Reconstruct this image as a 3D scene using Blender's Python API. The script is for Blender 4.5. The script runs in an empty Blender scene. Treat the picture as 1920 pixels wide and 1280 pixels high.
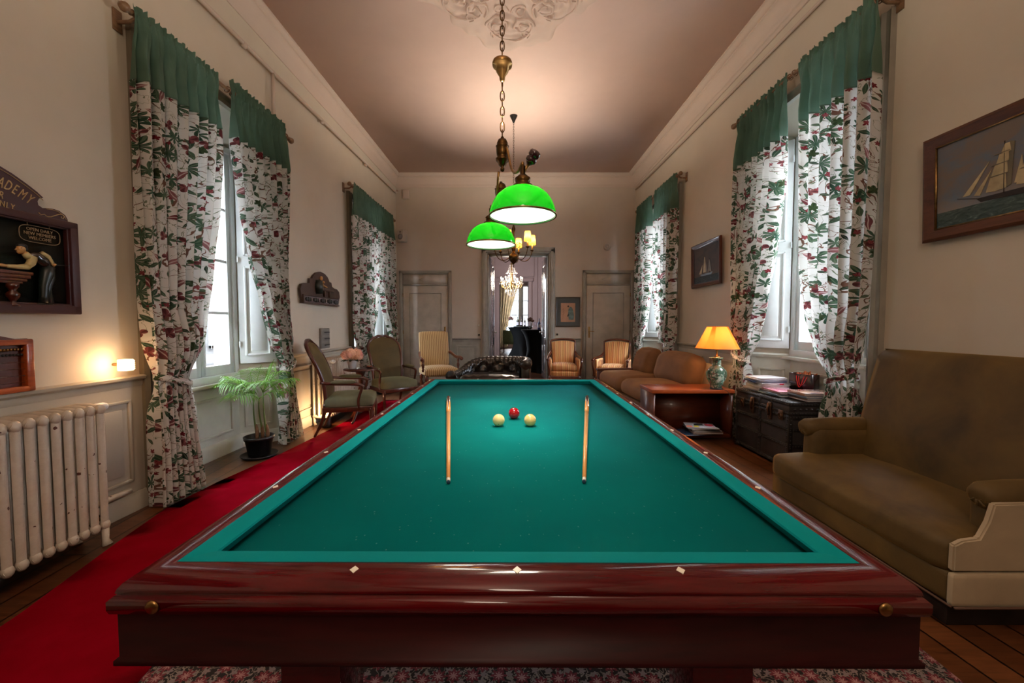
import bpy, bmesh, math, random
from math import sin, cos, pi, radians as R, sqrt, atan2, exp
from mathutils import Matrix, Vector, noise
random.seed(7)
SC = bpy.context.scene
COL = SC.collection
# ---------------------------------------------------------------- camera, world, exposure
cd = bpy.data.cameras.new('camera'); cam = bpy.data.objects.new('camera', cd); COL.objects.link(cam)
cam.location = (0, 0, 1.28); cam.rotation_euler = (R(90) - math.atan(33/750), 0, 0)
cd.sensor_width = 36; cd.lens = 750/1920*36; cd.clip_start = .02; cd.clip_end = 300
SC.camera = cam
SC.view_settings.view_transform = 'Standard'; SC.view_settings.look = 'None'
SC.view_settings.gamma = 1; SC.view_settings.use_curve_mapping = False
SC.view_settings.exposure = 1.25
W = bpy.data.worlds.new('sky'); SC.world = W; W.use_nodes = True
wn = W.node_tree.nodes; wb = wn['Background']
wb.inputs['Color'].default_value = (.80, .89, 1, 1); wb.inputs['Strength'].default_value = 14.0
try:
    SC.cycles.use_denoising = True; SC.cycles.max_bounces = 10; SC.cycles.diffuse_bounces = 6
    SC.cycles.transparent_max_bounces = 12; SC.cycles.sample_clamp_indirect = 6; SC.cycles.caustics_reflective = False; SC.cycles.caustics_refractive = False
except Exception: pass
def area(name, loc, rot, sx, sy, power, color=(1,1,1), spread=180):
    l = bpy.data.lights.new(name, 'AREA'); l.shape = 'RECTANGLE'; l.size = sx; l.size_y = sy
    l.energy = power; l.color = color; l.spread = R(spread)
    o = bpy.data.objects.new(name, l); COL.objects.link(o); o.location = loc; o.rotation_euler = rot
    return o
def point(name, loc, power, color, rad=.03, spot=None, rot=(0,0,0), blend=.6):
    l = bpy.data.lights.new(name, 'SPOT' if spot else 'POINT'); l.energy = power; l.color = color; l.shadow_soft_size = rad
    if spot: l.spot_size = R(spot); l.spot_blend = blend
    o = bpy.data.objects.new(name, l); COL.objects.link(o); o.location = loc; o.rotation_euler = rot
    return o
WARM = (1, .62, .32); WARM2 = (1, .83, .66)
# spans of the four tall windows along the walls; the sky light enters through them
WINS_L = [(2.88, 4.38), (6.33, 8.0)]
WINS_R = [(3.0, 4.48), (6.48, 8.05)]

# ---------------------------------------------------------------- mesh helpers
I4 = Matrix.Identity(4)
def T(x, y, z): return Matrix.Translation((x, y, z))
def RX(a): return Matrix.Rotation(R(a), 4, 'X')
def RY(a): return Matrix.Rotation(R(a), 4, 'Y')
def RZ(a): return Matrix.Rotation(R(a), 4, 'Z')
def nb(): return bmesh.new()
def box(bm, x0, x1, y0, y1, z0, z1, M=I4, bev=0):
    vs = [bm.verts.new(M @ Vector(p)) for p in ((x0,y0,z0),(x1,y0,z0),(x1,y1,z0),(x0,y1,z0),(x0,y0,z1),(x1,y0,z1),(x1,y1,z1),(x0,y1,z1))]
    fs = [bm.faces.new([vs[i] for i in f]) for f in ((3,2,1,0),(4,5,6,7),(0,1,5,4),(1,2,6,5),(2,3,7,6),(3,0,4,7))]
    if bev:
        es = list({e for f in fs for e in f.edges})
        bmesh.ops.bevel(bm, geom=es, offset=bev, segments=2, profile=.5, affect='EDGES')
def prism(bm, poly, d0, d1, M=I4):
    """poly in local x,z ; extruded along y from d0 to d1"""
    n = len(poly)
    a = [bm.verts.new(M @ Vector((x, d0, z))) for x, z in poly]
    b = [bm.verts.new(M @ Vector((x, d1, z))) for x, z in poly]
    f = [bm.faces.new(a), bm.faces.new(b[::-1])]
    for i in range(n): f.append(bm.faces.new((a[(i+1)%n], a[i], b[i], b[(i+1)%n])))
    bmesh.ops.recalc_face_normals(bm, faces=f)
def extr(bm, prof, p0, p1, M=I4, closed=True):
    """profile [(a,b)] in plane perpendicular to x: (y,z), swept from x=p0 to x=p1"""
    n = len(prof)
    A = [bm.verts.new(M @ Vector((p0, y, z))) for y, z in prof]; B = [bm.verts.new(M @ Vector((p1, y, z))) for y, z in prof]
    f = []
    for i in range(n if closed else n-1): f.append(bm.faces.new((A[i], A[(i+1)%n], B[(i+1)%n], B[i])))
    if closed: f += [bm.faces.new(A[::-1]), bm.faces.new(B)]
    bmesh.ops.recalc_face_normals(bm, faces=f)
def lathe(bm, prof, seg=24, M=I4, cap=True):
    rings = []
    for r, z in prof:
        if r < 1e-5: rings.append([bm.verts.new(M @ Vector((0,0,z)))])
        else: rings.append([bm.verts.new(M @ Vector((r*cos(2*pi*i/seg), r*sin(2*pi*i/seg), z))) for i in range(seg)])
    f = []
    for a, b in zip(rings, rings[1:]):
        for i in range(seg):
            j = (i+1) % seg
            if len(a) == 1 and len(b) == 1: continue
            if len(a) == 1: f.append(bm.faces.new((a[0], b[j], b[i])))
            elif len(b) == 1: f.append(bm.faces.new((a[i], a[j], b[0])))
            else: f.append(bm.faces.new((a[i], a[j], b[j], b[i])))
    if cap:
        if len(rings[0]) > 1: f.append(bm.faces.new(rings[0][::-1]))
        if len(rings[-1]) > 1: f.append(bm.faces.new(rings[-1]))
    return f
def tube(bm, pts, r, seg=8, M=I4, closed=False, flat=1.0):
    pts = [M @ Vector(p) for p in pts]; n = len(pts); rings = []; N = None
    for i, p in enumerate(pts):
        if closed: t = pts[(i+1)%n] - pts[i-1]
        else: t = pts[min(i+1, n-1)] - pts[max(i-1, 0)]
        t = t.normalized() if t.length > 1e-9 else Vector((0,0,1))
        if N is None:
            N = t.cross(Vector((0,0,1)))
            if N.length < .05: N = t.cross(Vector((0,1,0)))
        N = (N - t*N.dot(t)).normalized(); B = t.cross(N)
        rr = r[i] if isinstance(r, (list, tuple)) else r
        rings.append([bm.verts.new(p + N*rr*cos(2*pi*k/seg) + B*rr*flat*sin(2*pi*k/seg)) for k in range(seg)])
    m = n if closed else n-1
    for i in range(m):
        a, b = rings[i], rings[(i+1)%n]
        for k in range(seg): bm.faces.new((a[k], b[k], b[(k+1)%seg], a[(k+1)%seg]))
    if not closed: bm.faces.new(rings[0]); bm.faces.new(rings[-1][::-1])
def rbox(bm, c, s, r, n=8, M=I4, bulge=(0,0,0), fn=None):
    """soft upholstered block: box of size s with corner radius r, faces swollen by bulge"""
    q = {}
    h = [x/2 for x in s]
    def g(i, j, k):
        key = (i, j, k)
        if key not in q:
            p = [(-1 + 2*t/n) for t in key]
            # move samples toward the corners
            p = [math.copysign(abs(v)**.8, v) for v in p]
            P = [p[a]*h[a] for a in range(3)]
            core = [max(-(h[a]-r), min(h[a]-r, P[a])) if h[a] > r else 0 for a in range(3)]
            d = Vector([P[a]-core[a] for a in range(3)])
            v = Vector(core) + (d.normalized()*r if d.length > 1e-7 else d)
            for a in range(3):
                o = [b for b in range(3) if b != a]
                v[a] += math.copysign(1, p[a])*bulge[a]*(1-p[o[0]]**2)*(1-p[o[1]]**2)*(abs(p[a])**3)
            if fn: v = fn(v, p)
            q[key] = bm.verts.new(M @ (v + Vector(c)))
        return q[key]
    for a in range(3):
        for side in (0, n):
            for i in range(n):
                for j in range(n):
                    def k(u, w):
                        t = [u, w]; t.insert(a, side); return g(*t)
                    f = [k(i,j), k(i+1,j), k(i+1,j+1), k(i,j+1)]
                    if (side == 0) == (a != 1): f = f[::-1]
                    bm.faces.new(f)
def ball(bm, c, r, seg=16, M=I4, sc=(1,1,1)):
    res = bmesh.ops.create_uvsphere(bm, u_segments=seg, v_segments=max(6, seg//2), radius=r, matrix=M @ T(*c) @ Matrix.Diagonal((*sc, 1)))
def grid(bm, f, nu, nv, uvf=None, closed_u=False):
    V = [[bm.verts.new(f(i/nu, j/nv)) for j in range(nv+1)] for i in range(nu if closed_u else nu+1)]
    uvl = bm.loops.layers.uv.verify() if uvf else None
    F = []
    for i in range(nu):
        a, b = V[i], V[(i+1) % len(V)]
        for j in range(nv):
            fc = bm.faces.new((a[j], b[j], b[j+1], a[j+1])); F.append(fc)
            if uvf:
                for lp, (u, v) in zip(fc.loops, ((i,j),(i+1,j),(i+1,j+1),(i,j+1))): lp[uvl].uv = uvf(u/nu, v/nv)
    return F
def obj(name, bm, mat, parent=None, M=None, sharp=38, kind=None, recalc=False, label=None, flat=False):
    if recalc: bmesh.ops.recalc_face_normals(bm, faces=bm.faces)
    me = bpy.data.meshes.new(name)
    if not flat:
        for f in bm.faces: f.smooth = True
        lim = R(sharp)
        for e in bm.edges:
            if len(e.link_faces) == 2:
                try: e.smooth = e.calc_face_angle() < lim
                except Exception: e.smooth = True
    bm.to_mesh(me); bm.free()
    if mat: me.materials.append(mat)
    o = bpy.data.objects.new(name, me); COL.objects.link(o)
    if parent: o.parent = parent
    if M is not None: o.matrix_local = M
    if kind: o['kind'] = kind
    if label: o['label'] = label
    return o
def tag(o, label, cat, group=None, kind=None):
    o['label'] = label; o['category'] = cat
    if group: o['group'] = group
    if kind: o['kind'] = kind
    return o
def thing(name, label, cat, M=I4, group=None):
    o = bpy.data.objects.new(name, None); COL.objects.link(o); o.empty_display_size = .1
    o.matrix_world = M
    return tag(o, label, cat, group)
def struct_empty(name, M=I4):
    o = bpy.data.objects.new(name, None); COL.objects.link(o); o.matrix_world = M; o['kind'] = 'structure'; o.empty_display_size = .1
    return o
def copy_tree(o, parent=None):
    c = o.copy(); COL.objects.link(c)
    if parent: c.parent = parent
    for ch in list(o.children): copy_tree(ch, c)
    return c
def text_mesh(bm, s, size, M, ext=.002, align='CENTER'):
    cu = bpy.data.curves.new('t', 'FONT'); cu.body = s; cu.size = size; cu.extrude = ext; cu.align_x = align; cu.align_y = 'CENTER'; cu.resolution_u = 2
    o = bpy.data.objects.new('t', cu)
    me = bpy.data.meshes.new_from_object(o)
    me.transform(M); bm.from_mesh(me)
    bpy.data.objects.remove(o); bpy.data.curves.remove(cu); bpy.data.meshes.remove(me)
# ---------------------------------------------------------------- materials
class N:
    """tiny node-graph helper"""
    def __init__(s, name):
        s.m = bpy.data.materials.new(name); s.m.use_nodes = True; s.t = s.m.node_tree; s.n = s.t.nodes
        s.b = s.n['Principled BSDF']; s.out = s.n['Material Output']
    def add(s, typ, **kw):
        x = s.n.new(typ)
        for k, v in kw.items():
            if k.startswith('i_'): 
                key = k[2:]; key = int(key) if key.isdigit() else key
                if hasattr(v, 'is_output'): s.t.links.new(v, x.inputs[key])
                else: x.inputs[key].default_value = v
            else: setattr(x, k, v)
        return x
    def link(s, a, b): s.t.links.new(a, b)
    def math(s, op, a, b=None, c=None, clamp=False):
        x = s.n.new('ShaderNodeMath'); x.operation = op; x.use_clamp = clamp
        for i, v in enumerate((a, b, c)):
            if v is None: continue
            if hasattr(v, 'is_output'): s.t.links.new(v, x.inputs[i])
            else: x.inputs[i].default_value = v
        return x.outputs[0]
    def vmath(s, op, a, b=None):
        x = s.n.new('ShaderNodeVectorMath'); x.operation = op
        for i, v in enumerate((a, b)):
            if v is None: continue
            if hasattr(v, 'is_output'): s.t.links.new(v, x.inputs[i])
            else: x.inputs[i].default_value = v
        return x.outputs[0]
    def mix(s, f, a, b, blend='MIX'):
        x = s.n.new('ShaderNodeMix'); x.data_type = 'RGBA'; x.blend_type = blend
        for i, v in ((0, f), (6, a), (7, b)):
            if hasattr(v, 'is_output'): s.t.links.new(v, x.inputs[i])
            else: x.inputs[i].default_value = v if i == 0 else (*v[:3], 1)
        return x.outputs[2]
    def coord(s, which='Object', scale=(1,1,1), loc=(0,0,0), rot=(0,0,0)):
        tc = s.n.new('ShaderNodeTexCoord'); mp = s.n.new('ShaderNodeMapping')
        mp.inputs['Scale'].default_value = scale; mp.inputs['Location'].default_value = loc; mp.inputs['Rotation'].default_value = rot
        s.link(tc.outputs[which], mp.inputs[0]); return mp.outputs[0]
    def noise(s, vec, scale, detail=3, rough=.55, dist=0):
        x = s.add('ShaderNodeTexNoise'); x.inputs['Scale'].default_value = scale; x.inputs['Detail'].default_value = detail
        x.inputs['Roughness'].default_value = rough; x.inputs['Distortion'].default_value = dist
        s.link(vec, x.inputs['Vector']); return x.outputs[0]
    def ramp(s, f, stops):
        x = s.add('ShaderNodeValToRGB'); e = x.color_ramp.elements
        while len(e) < len(stops): e.new(.5)
        for el, (p, c) in zip(e, stops):
            el.position = p; el.color = (*c, 1) if len(c) == 3 else c
        s.link(f, x.inputs[0]); return x.outputs[0]
    def col(s, c):
        if hasattr(c, 'is_output'): s.link(c, s.b.inputs['Base Color'])
        else: s.b.inputs['Base Color'].default_value = (*c, 1)
    def bump(s, h, strength=.2, dist=.01):
        x = s.add('ShaderNodeBump'); x.inputs['Strength'].default_value = strength; x.inputs['Distance'].default_value = dist
        s.link(h, x.inputs['Height']); s.link(x.outputs[0], s.b.inputs['Normal'])
    def set(s, **kw):
        mp = dict(rough='Roughness', metal='Metallic', coat='Coat Weight', coatr='Coat Roughness', sheen='Sheen Weight', sheenr='Sheen Roughness', trans='Transmission Weight', ior='IOR', spec='Specular IOR Level', alpha='Alpha')
        for k, v in kw.items(): s.b.inputs[mp[k]].default_value = v
        return s
def rgb(r, g, b):
    f = lambda c: (c/255/12.92) if c/255 <= .04045 else ((c/255+.055)/1.055)**2.4
    return (f(r), f(g), f(b))
def mk(name, c, rough=.5, metal=0, var=.12, vs=6, bump=0, bs=60, **kw):
    n = N(name); v = n.coord()
    f = n.noise(v, vs, 4)
    a = tuple(x*(1-var) for x in c); b = tuple(min(1, x*(1+var)) for x in c)
    n.col(n.ramp(f, [(.3, a), (.7, b)])); n.set(rough=rough, metal=metal, **kw)
    if bump: n.bump(n.noise(v, bs, 3), bump, .004)
    return n.m
def wood(name, c1, c2, rough=.35, axis='y', sc=6, coat=0.0, ring=14):
    n = N(name); s = {'x': (1.2, ring, ring), 'y': (ring, 1.2, ring), 'z': (ring, ring, 1.2)}[axis]
    v = n.coord(scale=s)
    f = n.noise(v, sc/4, 5, .65, .8); g = n.noise(v, sc*2, 3)
    n.col(n.mix(.35, n.ramp(f, [(.3, c1), (.7, c2)]), n.ramp(g, [(.35, c1), (.65, c2)])))
    n.set(rough=rough, coat=coat, coatr=.05); (n.bump(g, .06, .003) if coat < .9 else None); return n.m
def emis(name, c, s):
    n = N(name); n.col(c); n.b.inputs['Emission Color'].default_value = (*c, 1); n.b.inputs['Emission Strength'].default_value = s; return n.m
def velvet(name, c, var=.25, sheen=.5, rough=.8):
    n = N(name); v = n.coord(); f = n.noise(v, 3.2, 5, .6, .4); g = n.noise(v, 220, 2)
    n.col(n.ramp(f, [(.28, tuple(x*(1-var) for x in c)), (.72, tuple(x*(1+var) for x in c))]))
    n.set(rough=rough, sheen=sheen, sheenr=.35); n.b.inputs['Sheen Tint'].default_value = (min(1, c[0]*4), min(1, c[1]*4), min(1, c[2]*4), 1)
    n.bump(g, .15, .002); return n.m
M_ = {}
# walls: slightly mottled cream plaster over canvas
def wallmat(name, c, stain=.1):
    n = N(name); v = n.coord(); f = n.noise(v, .9, 5, .6); g = n.noise(v, 90, 2); h = n.noise(v, 3.5, 4)
    a = n.ramp(f, [(.3, tuple(x*(1-stain) for x in c)), (.7, tuple(min(1, x*(1+stain*.6)) for x in c))])
    n.col(n.mix(.25, a, n.ramp(h, [(.35, tuple(x*.9 for x in c)), (.6, c)]))); n.set(rough=.75); n.bump(g, .12, .003); return n.m
M_['wall'] = wallmat('wall_plaster', (.57, .51, .415))
M_['wallfar'] = wallmat('far_wall_plaster', (.53, .46, .385))
M_['ceil'] = wallmat('ceiling_plaster', (.72, .555, .49), .07)
M_['stucco'] = wallmat('stucco', (.68, .54, .47), .05)
M_['cornice'] = wallmat('cornice_paint', (.56, .46, .39), .08)
M_['wains'] = wallmat('wainscot_paint', (.42, .38, .31), .12)
M_['trim'] = mk('olive_trim_paint', (.15, .125, .085), .55, bump=.1)
M_['greytrim'] = mk('grey_trim_paint', (.30, .285, .245), .5, bump=.05)
M_['door'] = mk('door_paint', (.46, .42, .36), .5, bump=.05)
M_['white'] = mk('white_window_paint', (.72, .75, .74), .4, var=.06)
M_['reveal'] = mk('reveal_paint', (.55, .55, .48), .5, var=.08)
M_['room2'] = wallmat('mauve_panelling', (.36, .27, .27), .1)
M_['brass'] = mk('aged_brass', (.32, .19, .07), .3, 1, var=.4, vs=30)
M_['dbrass'] = mk('dark_brass', (.10, .055, .02), .35, 1, var=.4, vs=30)
M_['dark'] = mk('black_iron', (.012, .011, .010), .5)
M_['black'] = mk('black_plastic', (.015, .015, .016), .4)
M_['steel'] = mk('steel', (.5, .5, .5), .3, 1)
M_['chrome'] = mk('polished_nickel', (.6, .58, .55), .15, 1)
M_['maple'] = wood('cue_maple', rgb(214, 150, 80), rgb(232, 178, 108), .3, 'y', 8, .3)
M_['winew'] = wood('cue_wine_butt', rgb(70, 18, 20), rgb(105, 30, 28), .2, 'y', 8, .6)
M_['oak'] = wood('frame_oak', rgb(58, 30, 16), rgb(98, 56, 32), .4, 'x', 8)
M_['mahog'] = wood('chair_mahogany', rgb(44, 16, 8), rgb(92, 38, 20), .28, 'z', 6, .4)
M_['walnut'] = wood('bergere_walnut', rgb(62, 26, 12), rgb(112, 52, 24), .3, 'z', 6, .3)
M_['table'] = wood('table_mahogany', rgb(52, 2, 6), rgb(92, 8, 14), .2, 'x', 5, .95, 8)
M_['table'].node_tree.nodes['Principled BSDF'].inputs['Specular IOR Level'].default_value = .1; M_['table'].node_tree.nodes['Principled BSDF'].inputs['Coat Weight'].default_value = .75
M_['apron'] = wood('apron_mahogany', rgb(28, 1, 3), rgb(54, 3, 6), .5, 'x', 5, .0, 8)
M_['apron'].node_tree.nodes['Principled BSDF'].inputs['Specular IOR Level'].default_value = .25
M_['cherry'] = wood('console_cherry', rgb(120, 48, 16), rgb(178, 84, 34), .35, 'x', 5, .3)
M_['cherryd'] = wood('console_side', rgb(62, 26, 12), rgb(100, 44, 20), .4, 'x', 5, .2)
M_['ivory'] = mk('ivory_inlay', (.8, .78, .66), .3, var=.03)
# felt
def felt():
    n = N('green_felt'); v = n.coord(); g = n.noise(v, 400, 2)
    vo = n.add('ShaderNodeTexVoronoi'); vo.inputs['Scale'].default_value = 55; n.link(n.coord(scale=(1, .7, 1)), vo.inputs['Vector'])
    wrm = n.noise(v, 120, 2)
    d = n.math('ADD', vo.outputs['Distance'], n.math('MULTIPLY', wrm, .25))
    fz = n.math('LESS_THAN', d, .225)
    sp = n.math('MULTIPLY', fz, n.math('GREATER_THAN', n.add('ShaderNodeSeparateColor', i_0=vo.outputs['Color']).outputs[0], .55))
    big = n.noise(v, 2.5, 4)
    base = n.ramp(big, [(.3, (.0, .165, .172)), (.7, (.0, .205, .205))])
    n.col(n.mix(n.math('MULTIPLY', sp, .5), base, (.14, .42, .38))); n.set(rough=.95, sheen=.0, spec=.08); n.bump(g, .2, .002); return n.m
M_['felt'] = felt()
n = N('cushion_felt'); v = n.coord(); n.col(n.ramp(n.noise(v, 3, 3), [(.3, (.0, .21, .225)), (.7, (.0, .26, .27))])); n.set(rough=.9, spec=.08); n.bump(n.noise(v, 400, 2), .15, .002); M_['cush'] = n.m
# floor planks
def floor(name, c1, c2, ang=0, pw=.13, pl=1.7, rough=.3):
    n = N(name); v = n.coord(rot=(0, 0, ang))
    br = n.add('ShaderNodeTexBrick'); n.link(v, br.inputs['Vector']); br.inputs['Scale'].default_value = 1
    br.inputs['Brick Width'].default_value = pl; br.inputs['Row Height'].default_value = pw; br.inputs['Mortar Size'].default_value = .005
    br.inputs['Color1'].default_value = (*c1, 1); br.inputs['Color2'].default_value = (*c2, 1); br.inputs['Mortar'].default_value = (.008, .004, .002, 1)
    br.offset = .37
    g = n.noise(n.coord(scale=(2, 26, 26), rot=(0, 0, ang)), 2, 5, .6, .6)
    n.col(n.mix(.75, br.outputs[0], n.ramp(g, [(.3, (.25, .22, .2)), (.65, (1, 1, 1))]), 'MULTIPLY')); n.set(rough=rough)
    n.bump(n.math('ADD', n.math('MULTIPLY', br.outputs[1], -1), n.math('MULTIPLY', g, .3)), .25, .004); return n.m
M_['floor'] = floor('plank_floor', (.17, .058, .02), (.27, .10, .036), R(86))
M_['floor2'] = floor('parquet_next_room', (.09, .04, .018), (.14, .065, .03), R(0))
n = N('red_carpet'); v = n.coord(); n.col(n.ramp(n.noise(v, 5, 4), [(.3, (.34, .0, .010)), (.7, (.46, .0, .018))])); n.set(rough=1, spec=.05); n.bump(n.noise(v, 350, 2), .4, .003); M_['carpet'] = n.m
# persian rug
def rug():
    n = N('persian_rug'); v = n.coord()
    def lay(scale, petals, th, off):
        vo = n.add('ShaderNodeTexVoronoi'); vo.voronoi_dimensions = '2D'; vo.inputs['Scale'].default_value = scale; vo.inputs['Randomness'].default_value = .55
        vv = n.vmath('ADD', v, off); n.link(vv, vo.inputs['Vector'])
        loc = n.vmath('SUBTRACT', vv, vo.outputs['Position'])
        loc = n.vmath('MULTIPLY', loc, (scale, scale, scale))
        s = n.add('ShaderNodeSeparateXYZ', i_0=loc); ang = n.math('ARCTAN2', s.outputs[1], s.outputs[0])
        r = n.math('SQRT', n.math('ADD', n.math('MULTIPLY', s.outputs[0], s.outputs[0]), n.math('MULTIPLY', s.outputs[1], s.outputs[1])))
        lim = n.math('MULTIPLY_ADD', n.math('COSINE', n.math('MULTIPLY', ang, petals)), .08, th)
        return n.math('LESS_THAN', r, lim), r
    a, ra = lay(14, 8, .34, (0, 0, 0)); b, rb = lay(22, 5, .25, (.3, .7, 0)); c, rc = lay(14, 8, .16, (0, 0, 0))
    nz = n.noise(v, 26, 3, .5, 1.5); vine = n.math('LESS_THAN', n.math('ABSOLUTE', n.math('SUBTRACT', nz, .5)), .035)
    k = n.mix(vine, (.018, .014, .018), (.36, .30, .27))
    k = n.mix(b, k, (.32, .26, .27)); k = n.mix(a, k, (.22, .03, .05)); k = n.mix(c, k, (.55, .3, .3))
    n.col(k); n.set(rough=.95); n.bump(n.noise(v, 300, 2), .4, .003); return n.m
M_['rug'] = rug()
# glass that lets daylight through (thin pane: clear with a surface reflection)
def glass(name, tint=(1, 1, 1), f=.08):
    n = N(name); tr = n.add('ShaderNodeBsdfTransparent'); tr.inputs[0].default_value = (*tint, 1)
    gl = n.add('ShaderNodeBsdfGlossy'); gl.inputs['Roughness'].default_value = .02
    lw = n.add('ShaderNodeLayerWeight'); fr = n.math('MULTIPLY_ADD', n.math('POWER', lw.outputs['Facing'], 5), .6, .03)
    mx = n.add('ShaderNodeMixShader'); n.link(fr, mx.inputs[0]); n.link(tr.outputs[0], mx.inputs[1]); n.link(gl.outputs[0], mx.inputs[2])
    n.link(mx.outputs[0], n.out.inputs[0]); return n.m
M_['glass'] = glass('window_glass'); M_['clear'] = glass('clear_glass', (.93, .95, 1))
def stripes(name, cols, period, axis=0, rough=.6, nz=.02):
    n = N(name); v = n.coord(); s = n.add('ShaderNodeSeparateXYZ', i_0=v)
    t = n.math('FRACT', n.math('MULTIPLY', n.math('ADD', s.outputs[axis], n.math('MULTIPLY', n.noise(v, 6, 2), nz)), 1/period))
    x = n.add('ShaderNodeValToRGB'); x.color_ramp.interpolation = 'LINEAR'; e = x.color_ramp.elements
    while len(e) < len(cols): e.new(.5)
    for el, (p, c) in zip(e, cols): el.position = p; el.color = (*c, 1)
    n.link(t, x.inputs[0]); n.col(x.outputs[0]); n.set(rough=rough, sheen=.2); return n.m
M_['stripeA'] = stripes('gold_stripe_silk', [(0, rgb(206, 150, 84)), (.18, rgb(226, 176, 110)), (.2, rgb(150, 84, 40)), (.26, rgb(150, 84, 40)), (.3, rgb(222, 160, 96)), (.55, rgb(196, 122, 70)), (.6, rgb(120, 62, 44)), (.64, rgb(212, 156, 96)), (.85, rgb(232, 188, 128)), (.9, rgb(160, 96, 50)), (1, rgb(206, 150, 84))], .11)
M_['stripeB'] = stripes('fine_ochre_stripe', [(0, rgb(196, 160, 104)), (.35, rgb(206, 172, 118)), (.5, rgb(120, 82, 40)), (.65, rgb(134, 96, 50)), (.8, rgb(196, 160, 104))], .034)
M_['velA'] = velvet('olive_velvet', (.085, .06, .018)); M_['velP'] = velvet('green_grey_velvet', (.11, .105, .055))
M_['velT'] = velvet('tan_velvet', (.088, .053, .012), .5, .8, .7); M_['velTl'] = velvet('light_tan_velvet', (.40, .32, .21), .15, .5)
M_['brownv'] = velvet('brown_suede', (.20, .090, .030), .25, .4)
M_['tanlight'] = velvet('beige_sofa_cloth', (.36, .26, .16), .15, .3)
M_['leather'] = mk('black_leather', (.014, .011, .009), .22, var=.3, bump=.15, bs=80, coat=.4, coatr=.2)
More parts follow.
